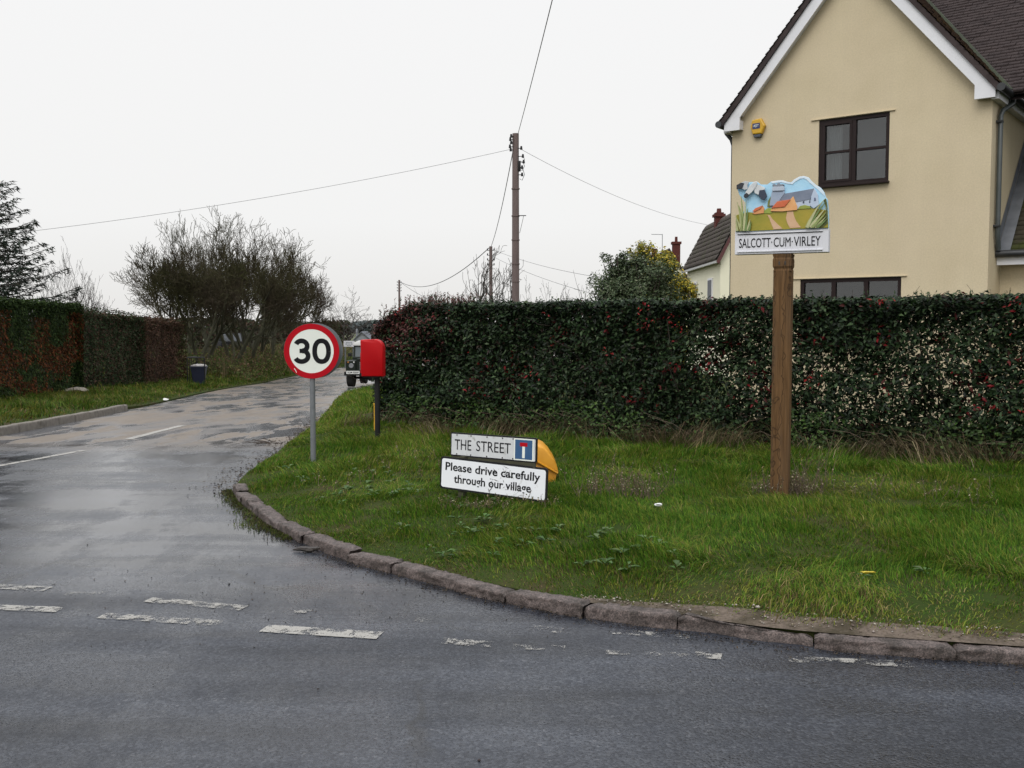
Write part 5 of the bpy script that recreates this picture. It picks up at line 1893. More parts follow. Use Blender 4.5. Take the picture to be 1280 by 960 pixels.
greens = [(0.42, 0.44, 0.20), (0.30, 0.36, 0.12), (0.50, 0.50, 0.27), (0.16, 0.24, 0.07)]
y3 = y2 - 0.004
for i, (a, c, d) in enumerate([((150, 645), (150, 480), (105, 330)), ((170, 645), (170, 450), (150, 262)), ((185, 645), (190, 450), (205, 320)), ((200, 645), (215, 480), (225, 400)), ((150, 640), (120, 560), (85, 470)), ((165, 645), (165, 480), (125, 370)), ((220, 645), (235, 570), (250, 520)), ((235, 640), (250, 590), (262, 545)), ((110, 645), (100, 590), (92, 500))]):
    reed(a, c, d, 13, y3 - 0.002 * (i % 4), greens[i % 4])
for i, (a, c, d) in enumerate([((860, 610), (940, 430), (1060, 300)), ((880, 608), (960, 470), (1070, 330)), ((905, 606), (980, 500), (1080, 390)), ((925, 606), (1000, 530), (1075, 445)), ((950, 606), (1010, 560), (1075, 490)), ((975, 606), (1040, 560), (1088, 510)), ((870, 612), (930, 470), (1010, 350))]):
    reed(a, c, d, 15, y3 - 0.002 * (i % 4), greens[(i * 3) % 4])
relief('dark_reeds', [(1045, 310), (1072, 288), (1088, 370), (1092, 560), (1040, 606), (960, 606), (1000, 560), (1060, 480), (1080, 400)], y2, 0.003, (0.05, 0.08, 0.02), (0.14, 0.15, 0.03), bd)
# the flying goose in black and white
gs = y2 - 0.006
relief('goose_body', [(200, 225), (225, 205), (240, 160), (290, 115), (325, 108), (330, 130), (310, 180), (270, 225), (230, 262), (205, 255)], gs, 0.022, (0.62, 0.64, 0.64), (0.5, 0.52, 0.54), bd, bev=0.004)
relief('goose_wing', [(105, 192), (103, 150), (150, 122), (195, 104), (240, 112), (215, 150), (225, 190), (190, 200), (170, 185)], gs, 0.014, (0.55, 0.57, 0.57), (0.42, 0.44, 0.46), bd)
relief('goose_wing', [(290, 200), (330, 140), (360, 150), (415, 180), (405, 200), (360, 205), (340, 255), (300, 235)], gs, 0.014, (0.66, 0.68, 0.68), (0.55, 0.57, 0.58), bd)
relief('goose_wing_tip', [(103, 195), (103, 148), (150, 122), (186, 128), (165, 185)], gs - 0.010, 0.008, (0.02, 0.024, 0.035), None, bd)
relief('goose_wing_tip', [(345, 262), (352, 205), (408, 198), (438, 268), (405, 315), (370, 300)], gs - 0.010, 0.010, (0.03, 0.04, 0.07), None, bd)
relief('goose_head', [(183, 280), (185, 255), (215, 232), (240, 255), (225, 282), (205, 292)], gs - 0.012, 0.014, (0.02, 0.022, 0.03), None, bd)

# ------------------------------------------------------------------ cream house
HA_ = math.radians(38)
Wp = at(1065, 142, 15.1)
hm = Matrix.Translation((Wp[0], Wp[1], 0)) @ Matrix.Rotation(-HA_, 4, 'Z')
house = thing('house', 'cream rendered house with a steep white edged gable behind the hedge', 'house', mat=hm)
ren, nt, b = new_mat('cream_render')
tc_ = N(nt, 'ShaderNodeTexCoord').outputs['Object']
c_ = ramp(nt, noise(nt, tc_, 1.3, 6, 0.6), [(0.3, (0.545, 0.46, 0.31)), (0.7, (0.61, 0.52, 0.36))])
st_ = ramp(nt, noise(nt, scaled(nt, tc_, (5.0, 5.0, 0.30)), 1.2, 6, 0.65), [(0.48, 0.0), (0.8, 0.22)])
c_ = mixc(nt, st_, c_, (0.46, 0.39, 0.27))
bl_ = ramp(nt, noise(nt, tc_, 0.8, 7, 0.7), [(0.42, 0.0), (0.7, 0.45)])
c_ = mixc(nt, bl_, c_, (0.60, 0.50, 0.36))
sp_ = ramp(nt, noise(nt, tc_, 45, 3, 0.7), [(0.35, (0.93, 0.93, 0.93)), (0.65, (1.05, 1.05, 1.05))])
c_ = mixc(nt, 1.0, c_, sp_, 'MULTIPLY')
nt.links.new(c_, b.inputs['Base Color'])
b.inputs['Roughness'].default_value = 0.9
b.inputs['Specular IOR Level'].default_value = 0.2
bump(nt, b, noise(nt, tc_, 130, 3, 0.6), 0.25, 0.004)
XL, XR, ZE, SL = -1.93, 1.935, 4.74, 1.185
ZA = ZE + SL * XR       # underside of the roof at the ridge
w1 = (-0.50, 0.555, 3.70, 4.70)       # upper window x0 x1 z0 z1
w2 = (-0.755, 0.77, 1.30, 2.30)       # lower window


def wall_with_holes(outer, holes, y, depth, mat, name, parent):
    polys = [[Vector((a, c, 0)) for a, c in outer]] + [[Vector((h[0], h[2], 0)), Vector((h[1], h[2], 0)), Vector((h[1], h[3], 0)), Vector((h[0], h[3], 0))] for h in holes]
    tris = tessellate_polygon(polys)
    flat = [v for pl_ in polys for v in pl_]
    bm = bmesh.new()
    vs = [bm.verts.new((v.x, y, v.y)) for v in flat]
    for t_ in tris:
        bm.faces.new([vs[i] for i in t_])
    for h in holes:
        c = [(h[0], h[2]), (h[1], h[2]), (h[1], h[3]), (h[0], h[3])]
        for i in range(4):
            a, d = c[i], c[(i + 1) % 4]
            bm.faces.new([bm.verts.new(q_) for q_ in ((a[0], y, a[1]), (d[0], y, d[1]), (d[0], y + depth, d[1]), (a[0], y + depth, a[1]))])
    return bm


bm = wall_with_holes([(XL, -0.3), (XR, -0.3), (XR, ZE), (0, ZA), (XL, ZE)], [w1, w2], 0.0, 0.12, ren, 'walls', house)
for (a, d) in (((XR, 0), (XR, 9)), ((XR, 9), (XL, 9)), ((XL, 9), (XL, 0))):
    bm.faces.new([bm.verts.new(q_) for q_ in ((a[0], a[1], -0.3), (d[0], d[1], -0.3), (d[0], d[1], ZE), (a[0], a[1], ZE))])
# the wall of the lower wing under the sloping side roof
for (a, d, z1) in (((XR, 0.72), (8.5, 0.72), 2.5),):
    bm.faces.new([bm.verts.new(q_) for q_ in ((a[0] + 0.003, a[1], -0.3), (d[0], d[1], -0.3), (d[0], d[1], z1), (a[0] + 0.003, a[1], z1))])
mb = MB()
mb.bm.free()
mb.bm = bm
mb.build('walls', ren, house)

# windows
frm = pm('window_frame_brown', (0.016, 0.009, 0.009), (0.022, 0.013, 0.012), 10, 0.5, spec=0.2)
gl, nt, b = new_mat('window_glass')
nt.nodes.remove(b)
g1_ = N(nt, 'ShaderNodeBsdfTransparent')
g1_.inputs['Color'].default_value = (0.86, 0.88, 0.88, 1)
g2_ = N(nt, 'ShaderNodeBsdfGlossy', Roughness=0.02)
fz = N(nt, 'ShaderNodeFresnel', IOR=1.75)
mx = N(nt, 'ShaderNodeMixShader')
nt.links.new(fz.outputs[0], mx.inputs[0])
nt.links.new(g1_.outputs[0], mx.inputs[1])
nt.links.new(g2_.outputs[0], mx.inputs[2])
nt.links.new(mx.outputs[0], nt.nodes['Material Output'].inputs['Surface'])
room = pm('room_shade', (0.15, 0.155, 0.17), (0.12, 0.125, 0.14), 2, 0.9)
net = pm('net_curtain', (0.55, 0.57, 0.58), (0.42, 0.44, 0.46), 2, 0.9, stretch=(18, 1, 0.1))


def window(box, lights, transom, parent, sash):
    x0, x1, z0, z1 = box
    w_ = MB()
    f = 0.055
    ym, yd = 0.045, 0.06
    w_.box(((x0 + x1) / 2, ym, z0 + f / 2), (x1 - x0, yd, f))
    w_.box(((x0 + x1) / 2, ym, z1 - f / 2), (x1 - x0, yd, f))
    w_.box((x0 + f / 2, ym, (z0 + z1) / 2), (f, yd - 0.004, z1 - z0 - 2 * f))
    w_.box((x1 - f / 2, ym, (z0 + z1) / 2), (f, yd - 0.004, z1 - z0 - 2 * f))
    n_ = lights
    lw = (x1 - x0 - f) / n_
    for i in range(1, n_):
        w_.box((x0 + f / 2 + lw * i, ym, (z0 + z1) / 2), (f * 1.15, yd - 0.004, z1 - z0 - 2 * f))
    wo = w_.build('window', frm, parent)
    for i in range(n_):
        a, c = x0 + f / 2 + lw * i + f / 2, x0 + f / 2 + lw * (i + 1) - f / 2
        if transom:
            zt = z0 + (z1 - z0) * 0.505
            MB().box(((a + c) / 2, ym, zt), (c - a, yd - 0.012, 0.034)).build('transom', frm, wo)
        if i in sash:
            s_ = MB()
            g = 0.035
            za_, zb_ = z0 + f, z1 - f
            s_.box(((a + c) / 2, ym - 0.012, za_ + g / 2), (c - a, 0.05, g))
            s_.box(((a + c) / 2, ym - 0.012, zb_ - g / 2), (c - a, 0.05, g))
            s_.box((a + g / 2, ym - 0.012, (za_ + zb_) / 2), (g, 0.046, zb_ - za_ - 2 * g))
            s_.box((c - g / 2, ym - 0.012, (za_ + zb_) / 2), (g, 0.046, zb_ - za_ - 2 * g))
            s_.build('sash', frm, wo)
    MB().box(((x0 + x1) / 2, 0.052, (z0 + z1) / 2), (x1 - x0 - 0.05, 0.004, z1 - z0 - 0.05)).build('pane', gl, wo)
    # added grey backing sheet, its colour stands in for the dim room
    mb = MB()
    mb.box(((x0 + x1) / 2, 0.55, (z0 + z1) / 2), (x1 - x0 + 0.8, 0.02, z1 - z0 + 0.6))
    mb.build('room_backing', room, wo)
    MB().box(((x0 + x1) / 2, -0.018, z0 - 0.014), (x1 - x0 + 0.03, 0.13, 0.03), bev=0.004).build('sill', frm, wo)
    MB().box(((x0 + x1) / 2 - 0.02, -0.012, z1 + 0.012), (x1 - x0 + 0.20, 0.025, 0.011)).build('drip_bead', ren, wo)
    return wo


wo = window(w1, 2, True, house, (0,))
cu = MB()
n_ = 14
pts = [(w1[0] + 0.08 + 0.017 * i, 0.16 + 0.018 * (i % 2)) for i in range(n_)]
for (a, ya), (c, yc) in zip(pts[:-1], pts[1:]):
    cu.quad((a, ya, w1[2] + 0.02), (c, yc, w1[2] + 0.02), (c, yc, w1[3] - 0.02), (a, ya, w1[3] - 0.02))
cu.build('curtain', net, wo)
window(w2, 3, False, house, ())

# bargeboards
bt = 0.22
xo = XR + 0.07


def barge(s):
    # outline from the ridge down to the boxed end
    zi = lambda x: ZA - SL * abs(x) - 0.10
    pts_ = [(0.0, zi(0)), (s * 1.735, zi(1.735)), (s * 1.735, 4.685), (s * 2.0, 4.685), (s * 2.0, 4.86), (0.0, ZA - 0.035 + bt)]
    return pts_


for s in (-1, 1):
    mb = MB()
    mb.prism(barge(s), -0.15, -0.118, 'xz')
    mb.build('bargeboard', M['white_paint'], house)
    # soffit boards behind
    zi = lambda x: ZA - SL * abs(x) - 0.06
    mb = MB()
    mb.prism([(0, zi(0)), (s * 1.74, zi(1.74)), (s * 1.74, zi(1.74) + 0.06), (0, zi(0) + 0.06)], -0.116, -0.002, 'xz')
    mb.prism([(s * 1.74, 4.70), (s * 1.995, 4.70), (s * 1.995, 4.84), (s * 1.74, 4.84)], -0.116, -0.002, 'xz')
    mb.build('soffit', M['white_paint'], house)
    mb = MB()
    mb.box((s * 1.985, 4.46, 4.735), (0.10, 9.1, 0.13))
    mb.build('fascia', M['white_paint'], house)


# tiled roofs, built as overlapping courses
def tile_mat(name, c1, c2, moss, mlo, mhi):
    m_, nt, b = new_mat(name)
    tc_ = N(nt, 'ShaderNodeTexCoord').outputs['Object']
    rnd = N(nt, 'ShaderNodeTexVoronoi', Scale=7.0)
    nt.links.new(scaled(nt, tc_, (1, 1, 1.4)), rnd.inputs['Vector'])
    c_ = ramp(nt, rnd.outputs['Color'], [(0.1, c1), (0.9, c2)])
    c_ = mixc(nt, 0.4, c_, ramp(nt, noise(nt, tc_, 3.5, 6), [(0.3, c1), (0.7, c2)]))
    f_ = ramp(nt, noise(nt, tc_, 1.7, 7, 0.7), [(mlo, 0.0), (mhi, 1.0)])
    c_ = mixc(nt, f_, c_, moss)
    nt.links.new(c_, b.inputs['Base Color'])
    b.inputs['Roughness'].default_value = 0.8
    b.inputs['Specular IOR Level'].default_value = 0.25
    bump(nt, b, noise(nt, tc_, 60, 4), 0.5, 0.005)
    return m_


def courses(name, parent, p0, ud, vd, nd, u_of_v, vlen, mat, c=0.10, tw=0.165, lift=0.022, jit=0.004):
    """p0 eave origin, ud along the eave, vd up the slope, nd outward; u_of_v(v) -> (u0, u1). Each tile is its own small slab edge."""
    p0, ud, vd, nd = (np.array(v, float) for v in (p0, ud, vd, nd))
    Vl, Il, Tl, off = [], [], [], 0
    n_ = int(vlen / c)
    for i in range(n_):
        v0, v1 = i * c, i * c + c * 1.25
        ua, ub = u_of_v(v0 + c / 2)
        if ub - ua < 0.02:
            continue
        st = (i % 2) * tw / 2
        k0 = np.arange(math.floor((ua - st) / tw), math.ceil((ub - st) / tw))
        a = np.clip(k0 * tw + st, ua, ub)
        d = np.clip(k0 * tw + st + tw * 0.97, ua, ub)
        ok_ = d - a > 0.01
        a, d = a[ok_], d[ok_]
        m_ = len(a)
        lf = lift + rng.normal(0, jit, m_)
        pts_ = []
        for (uu, vv, nn) in ((a, v0, lf), (d, v0, lf), (d, v1, lf * 0.15), (a, v1, lf * 0.15), (a, v0, np.zeros(m_) - 0.01), (d, v0, np.zeros(m_) - 0.01)):
            pts_.append(p0 + ud * uu[:, None] + vd * vv + nd * np.asarray(nn)[:, None])
        A = np.stack(pts_, 1)
        Vl.append(A.reshape(-1, 3))
        b_ = (np.arange(m_) * 6)[:, None] + off
        Il.append(np.concatenate([b_ + 0, b_ + 1, b_ + 2, b_ + 3, b_ + 4, b_ + 5, b_ + 1, b_ + 0], 1).reshape(-1))
        Tl.append(np.full(2 * m_, 4))
        off += 6 * m_
    return big(name, np.concatenate(Vl), np.concatenate(Il), np.concatenate(Tl), mat, parent)


t_dark = tile_mat('dark_clay_tile', (0.030, 0.022, 0.022), (0.060, 0.045, 0.044), (0.05, 0.045, 0.02), 0.66, 0.85)
t_brown = tile_mat('mossy_brown_tile', (0.055, 0.032, 0.024), (0.085, 0.052, 0.036), (0.11, 0.07, 0.025), 0.48, 0.66)
t_moss = tile_mat('mossy_green_tile', (0.030, 0.026, 0.018), (0.05, 0.042, 0.026), (0.05, 0.06, 0.012), 0.45, 0.62)
sl = math.hypot(1, SL)
RZ = ZA + bt + 0.03
for s, mat_ in ((-1, t_dark), (1, t_brown)):
    vd = np.array([-s / sl, 0, SL / sl])
    nd = np.array([s * SL / sl, 0, 1 / sl])
    xe = 2.06
    p0 = (s * xe, -0.20, RZ - SL * xe)
    courses('roof', house, p0, (0, 1, 0), vd, nd, lambda v: (0.0, 9.3), xe * sl - 0.02, mat_)
    mb = MB()    # roof boarding under the tiles
    zi = lambda x: RZ - SL * x - 0.004
    mb.prism([(s * xe, zi(xe)), (0, zi(0)), (0, zi(0) - 0.10), (s * (xe - 0.03), zi(xe) - 0.08)], -0.185, 9.0, 'xz')
    mb.build('roof_boarding', t_dark, house)
mb = MB()
for i in range(22):
    mb.cyl((0, -0.22 + 0.42 * i, RZ - 0.005), (0, -0.22 + 0.42 * i + 0.41, RZ - 0.005), 0.09, 0.085, 10)
mb.build('ridge_tiles', t_brown, house)

# the main roof that meets the gable wing in a valley
va = np.array([2.1, 0.30, RZ - SL * 2.1])
vb = np.array([0.5, 2.50, RZ - SL * 0.5])
dv = vb - va
pitch = math.atan2(dv[2], dv[1])
vd = np.array([0, math.cos(pitch), math.sin(pitch)])
nd = np.array([0, -math.sin(pitch), math.cos(pitch)])
vl = math.hypot(dv[1], dv[2])
p0 = va + nd * 0.02
courses('main_roof', house, p0, (1, 0, 0), vd, nd, lambda v: (dv[0] * v / vl + 0.02, 6.5), 5.2, t_dark, c=0.095)
mb = MB()
e0 = va - nd * 0.02
A = e0 + np.array([6.5, 0, 0])
B = e0 + vd * 5.2 + np.array([6.5, 0, 0])
C_ = e0 + vd * 5.2 + np.array([dv[0] * 5.2 / vl, 0, 0])
mb.quad(e0, A, B, C_)
off_ = -nd * 0.08
mb.quad(e0 + off_, A + off_, B + off_, C_ + off_)
mb.build('roof_boarding', t_dark, house)
mb = MB()
mb.tube([va + np.array([0, 0, 0.02]), va + dv * 0.5 + np.array([0, 0, 0.02]), va + dv * 1.25 + np.array([0, 0, 0.02])], 0.05, 6)
mb.build('valley_gutter', pm('valley_moss', (0.02, 0.025, 0.015), (0.03, 0.04, 0.015), 8, 0.9), house)

# sloping side roof with its lead flashing and eave
la, lb = np.array([XR, 0.50, 2.60]), np.array([XR, 2.30, 4.42])
dl = lb - la
p2_ = math.atan2(dl[2], dl[1])
vd = np.array([0, math.cos(p2_), math.sin(p2_)])
nd = np.array([0, -math.sin(p2_), math.cos(p2_)])
courses('side_roof', house, la + np.array([0.02, 0, 0]) - nd * 0.01, (1, 0, 0), vd, nd, lambda v: (0.0, 6.5), 4.4, t_moss, c=0.10)
mb = MB()
e0 = la + np.array([0.004, 0, 0]) - nd * 0.03
mb.quad(e0, e0 + np.array([6.5, 0, 0]), e0 + np.array([6.5, 0, 0]) + vd * 4.4, e0 + vd * 4.4)
mb.build('roof_boarding', t_dark, house)
lead = pm('lead_sheet', (0.19, 0.20, 0.22), (0.13, 0.14, 0.155), 5, 0.5, metal=0.3, bmp=0.3, bscale=12)
mb = MB()
u0 = np.array([1.0, 0, 0])
for k in range(3):
    a = la + vd * (k * 0.9) + nd * 0.03 - vd * 0.02
    c = la + vd * (k * 0.9 + 0.93) + nd * (0.036)
    q_ = [a + u0 * 0.01, a + u0 * 0.17, c + u0 * 0.17, c + u0 * 0.01]
    mb.quad(*q_)
    mb.quad(a + u0 * 0.006, c + u0 * 0.006, c + u0 * 0.006 + nd * 0.15, a + u0 * 0.006 + nd * 0.15)
mb.build('lead_flashing', lead, house)
MB().box((XR + 3.26, 0.47, 2.50), (6.5, 0.03, 0.11)).build('fascia', M['white_paint'], house)
gut = pm('black_gutter', (0.02, 0.022, 0.024), (0.035, 0.037, 0.04), 6, 0.4)
mb = MB()
mb.cyl((XR + 0.01, 0.41, 2.60), (XR + 6.5, 0.41, 2.60), 0.05, seg=12)
mb.build('gutter', gut, house, True)
for s in (-1, 1):
    mb = MB()
    mb.cyl((s * 2.08, -0.2, 4.80), (s * 2.08, 9, 4.80), 0.055, seg=12)
    mb.build('gutter', gut, house, True)
pipe_m = pm('downpipe_grey', (0.055, 0.065, 0.065), (0.075, 0.085, 0.085), 6, 0.35)
mb = MB()
mb.tube([(2.08, 0.55, 4.76), (2.08, 0.54, 4.70), (2.0, 0.32, 4.58), (1.985, 0.27, 4.50), (1.985, 0.27, 3.1), (1.985, 0.27, 2.85), (1.985, 0.36, 2.66)], 0.034, 12)
pp_ = mb.build('downpipe', pipe_m, house, True)
for zz in (4.42, 2.98):
    MB().box((1.965, 0.27, zz), (0.10, 0.11, 0.03), bev=0.004).build('pipe_bracket', gut, pp_)
mb = MB()
mb.tube([(-2.08, 0.1, 4.76), (-2.08, 0.1, 4.70), (-2.0, 0.12, 4.60), (-1.975, 0.14, 4.5), (-1.975, 0.14, 2.0)], 0.034, 12)
mb.build('downpipe', gut, house, True)
# alarm box: hexagonal, yellow with a dark foot and a small badge
ax, az = -1.475, 4.70
al = thing('alarm_box', 'yellow hexagonal burglar alarm box high on the cream gable', 'alarm box', mat=hm @ Matrix.Translation((ax, 0, az)))
aly = pm('alarm_yellow', (0.62, 0.36, 0.02), (0.55, 0.31, 0.02), 8, 0.35)
hx = [(-0.115, 0.02), (-0.085, 0.125), (0.06, 0.14), (0.13, 0.02), (0.075, -0.10), (-0.075, -0.10)]
MB().prism(hx, -0.075, 0.0, 'xz', bev=0.018).build('cover', aly, al)
MB().prism([(-0.072, -0.104), (0.072, -0.104), (0.05, -0.15), (-0.05, -0.15)], -0.066, -0.004, 'xz', bev=0.008).build('strobe_lens', pm('strobe', (0.06, 0.07, 0.09), None, 8, 0.2), al)
bd_ = MB().box((-0.012, -0.077, 0.025), (0.125, 0.005, 0.085)).build('badge', pm('badge_blue', (0.02, 0.035, 0.14), None, 8, 0.4), al)
text_mesh('lettering', 'ADT', 0.09, 0.042, wht_m, bd_, frame4((-0.012, -0.0800, 0.025), (1, 0, 0), (0, -1, 0)), bold=0.02, thick=0.001)
# ------------------------------------------------------------------ tiled house further off
sc7 = 1.7
fh = thing('house', 'far cream house with a brown tiled roof beside the golden shrub', 'house', (9.4, 47.6, -1.0))
cream2 = pm('pale_cream_render', (0.76, 0.73, 0.56), (0.80, 0.77, 0.60), 1.5, 0.9)
# local: front (eave) wall along y at x=0, ridge at x=2.3
EZ, RX = 5.75, 1.75
e_ = lambda px, py, Y: at(px, py, Y)
c1 = e_(895, 324.5, 47.6)
c2 = e_(846.6, 337.5, 57.0)
r2_ = e_(883, 281, 57.0)
loc0 = np.array([9.4, 47.6, -1.0])
c1, c2, r2_ = c1 - loc0, c2 - loc0, r2_ - loc0
mb = MB()
ez = (c1[2] + c2[2]) / 2
rz_ = r2_[2]
x0 = c1[0] + 0.25
yA, yB = 0.15, 9.2
rxx = r2_[0]
mb.prism([(x0, 0), (x0, ez - 0.05), (rxx, rz_ - 0.25), (2 * rxx - x0 + 3, ez - 0.05), (2 * rxx - x0 + 3, 0)], yA, yB, 'xz')
mb.build('walls', cream2, fh)
t_far = tile_mat('grey_brown_tile', (0.065, 0.052, 0.046), (0.10, 0.082, 0.072), (0.07, 0.075, 0.035), 0.5, 0.7)
hyp = math.hypot(rxx - c1[0], rz_ - ez)
vd = np.array([(rxx - c1[0]) / hyp, 0, (rz_ - ez) / hyp])
nd = np.array([-vd[2], 0, vd[0]])
courses('roof', fh, (c1[0], -0.1, ez), (0, 1, 0), vd, nd, lambda v: (0.0, 9.5), hyp, t_far, c=0.30, tw=0.33, lift=0.05)
mb = MB()
ux = 2 * rxx - c1[0] + 3
mb.prism([(c1[0], ez - 0.06), (rxx, rz_ - 0.04), (ux, ez - 0.06), (ux, ez - 0.16), (rxx, rz_ - 0.16), (c1[0], ez - 0.16)], -0.08, 9.4, 'xz')
mb.build('roof_boarding', t_far, fh)
MB().prism([(c1[0], ez - 0.12), (rxx, rz_ - 0.05), (rxx, rz_ - 0.30), (c1[0] + 0.12, ez - 0.22)], -0.13, -0.095, 'xz').build('bargeboard', pm('red_brown_paint', (0.10, 0.03, 0.03), None, 8, 0.6), fh)
MB().box((c1[0] + 0.0, 4.6, ez - 0.12), (0.11, 9.4, 0.10)).build('gutter', pm('pale_gutter', (0.45, 0.45, 0.44), None, 8, 0.5), fh)
for yy in (2.4, 6.6):
    w_ = MB().box((x0 - 0.03, yy, ez - 1.35), (0.08, 1.1, 1.15)).build('window', M['white_paint'], fh)
    MB().box((x0 - 0.075, yy, ez - 1.35), (0.02, 0.9, 0.95)).build('pane', room, w_)
brick = pm('red_brick', (0.11, 0.034, 0.028), (0.075, 0.026, 0.022), 12, 0.9, bmp=0.4, spec=0.2)
mb = MB()
ch = at(898.5, 282, 53) - loc0
hch = at(898, 266, 53)[2] + 1.0
hch -= 0.2
mb.box((ch[0], ch[1], hch - 0.6), (0.42, 0.5, 1.6))
mb.box((ch[0], ch[1], hch + 0.05), (0.58, 0.66, 0.14))
co_ = mb.build('chimney', brick, fh)
MB().cyl((ch[0], ch[1], hch + 0.12), (ch[0], ch[1], hch + 0.42), 0.14, 0.11, 10).build('chimney_pot', brick, co_)

# a second roof peeping out behind it
b0 = at(838, 400, 75)
h2 = thing('house', 'dark roofed house with a tall red brick chimney behind the golden shrub', 'house', (b0[0], 75, -1.1))
def z2(py):
    return at(0, py, 75)[2] + 1.1


k7 = 75 / F
mb = MB()
mb.prism([(-22 * k7, 0), (-22 * k7, z2(345)), (-2 * k7, z2(312)), (22 * k7, z2(345)), (22 * k7, 0)], 0.2, 7, 'xz')
mb.build('walls', cream2, h2)
for s in (-1, 1):
    mb = MB()
    mb.prism([(-2 * k7, z2(310)), (-2 * k7 + s * 24 * k7, z2(347)), (-2 * k7 + s * 24 * k7, z2(350)), (-2 * k7, z2(313.5))], 0.0, 7.2, 'xz')
    mb.build('roof', t_dark, h2)
mb = MB()
mb.box((9 * k7, 1.0, z2(318)), (9 * k7, 0.6, 32 * k7))
mb.box((9 * k7, 1.0, z2(302.5)), (11.5 * k7, 0.75, 3 * k7))
ch = mb.build('chimney', brick, h2)
MB().cyl((9 * k7, 1.0, z2(301)), (9 * k7, 1.0, z2(294.5)), 1.9 * k7, 1.7 * k7, 10).build('chimney_pot', brick, ch)
mb = MB()
mb.box((-17 * k7, 1.6, z2(320)), (6 * k7, 0.5, 22 * k7))
mb.build('chimney', brick, h2)
mb = MB()
ax = -8 * k7
mb.cyl((ax, 1.2, z2(322)), (ax, 1.2, z2(291)), 0.025, seg=6)
mb.cyl((ax, 1.2, z2(291.5)), (ax - 14 * k7, 1.2, z2(291)), 0.018, seg=6)
for k in range(9):
    mb.cyl((ax - k * 1.5 * k7, 0.9, z2(291.2)), (ax - k * 1.5 * k7, 1.5, z2(291.2)), 0.008, seg=4)
mb.build('aerial', M['steel'], h2)

# grey gabled house far down the lane
b0 = at(452, 440, 150)
k7 = 150 / F
gh = thing('house', 'small grey gabled house far down the lane above the off-road vehicle', 'house', (b0[0], 150, -1.2))
z3 = lambda py: at(0, py, 150)[2] + 1.2
gw = pm('grey_wall', (0.20, 0.21, 0.23), (0.24, 0.25, 0.27), 2, 0.9)
mb = MB()
mb.prism([(-9 * k7, 0), (-9 * k7, z3(424)), (0, z3(415.5)), (11 * k7, z3(424)), (11 * k7, 0)], 0, 6, 'xz')
mb.build('walls', gw, gh)
for s, e in ((-1, -10.5), (1, 12.5)):
    MB().prism([(0, z3(414.3)), (e * k7, z3(424.8)), (e * k7, z3(426.2)), (0, z3(415.8))], -0.2, 6.2, 'xz').build('roof', pm('grey_slate', (0.11, 0.12, 0.14), None, 2, 0.8), gh)
MB().box((-7 * k7, 1, z3(418)), (1.8 * k7, 0.6, 14 * k7)).build('chimney', gw, gh)

# white notice board on posts by the bend
b0 = at(436.5, 445, 62)
k7 = 62 / F
zb = float(zr(62))
nb_ = thing('notice_board', 'white notice board on two posts at the bend beyond the off-road vehicle', 'notice board', (b0[0], 62, zb))
z4 = lambda py: at(0, py, 62)[2] - zb
MB().box((0, 0, z4(429.8)), (13.5 * k7, 0.04, 7.4 * k7), bev=0.004).build('panel', M['white_paint'], nb_)
for s in (-1, 1):
    MB().box((s * 5 * k7, 0.05, z4(432) / 2), (0.08, 0.06, z4(426) * 1.0), bev=0.004).build('post', M['steel'], nb_)
mb = MB()
for yy, ww in ((428, 8), (430, 9.5), (432, 6)):
    for s in (-1, 0, 1):
        mb.box((s * ww * 0.33 * k7, -0.024, z4(yy)), (ww * 0.24 * k7, 0.006, 0.9 * k7))
mb.build('faded_print', pm('faded_print', (0.3, 0.33, 0.35), None, 8, 0.6), nb_)

# ------------------------------------------------------------------ off-road vehicle facing us on the lane
car_g = pm('car_dark_green', (0.010, 0.015, 0.011), (0.017, 0.022, 0.017), 5, 0.45, spec=0.2, dirt=(0.07, 0.06, 0.045), dscale=3, dlo=0.6, dhi=0.8)
tyre_m = pm('tyre', (0.013, 0.013, 0.013), (0.022, 0.021, 0.02), 10, 0.8)
chrome = pm('bare_metal', (0.32, 0.33, 0.34), (0.25, 0.26, 0.27), 8, 0.4, metal=0.7)
wpaint = pm('car_white', (0.72, 0.72, 0.70), (0.66, 0.66, 0.64), 4, 0.45)
glass_d = pm('windscreen_glass', (0.10, 0.12, 0.13), (0.12, 0.135, 0.145), 2, 0.08)
p = gr(457, 484)
Yc = 39.5
cz_ = float(zr(Yc))
car = thing('off_road_vehicle', 'old dark green off-road vehicle with a white roof parked facing along the lane', 'car', (at(457, 450, Yc)[0], Yc, cz_), math.radians(-4))
# local: x across, y to the rear (front at y=0), z up
wd = 0.80
mb = MB()
mb.box((-0.60, 0.55, 0.80), (0.40, 1.10, 0.52), bev=0.03)
mb.box((0.60, 0.55, 0.80), (0.40, 1.10, 0.52), bev=0.03)
mb.box((0, 2.4, 0.86), (1.60, 2.55, 0.64), bev=0.03)
mb.box((0, 0.62, 0.62), (0.80, 1.0, 0.20))
body = mb.build('body', car_g, car)
MB().prism([(-0.40, 1.06), (0.40, 1.06), (0.37, 1.135), (-0.37, 1.135)], 0.06, 1.18, 'xz', bev=0.012).build('bonnet', car_g, car)
MB().box((0, 0.09, 0.84), (0.78, 0.03, 0.42)).build('radiator_panel', car_g, car)
mb = MB()
for k in range(7):
    mb.box((-0.24 + 0.08 * k, 0.06, 0.84), (0.014, 0.02, 0.34))
for k in range(5):
    mb.box((0, 0.064, 0.69 + 0.075 * k), (0.52, 0.012, 0.012))
mb.build('grille', chrome, car)
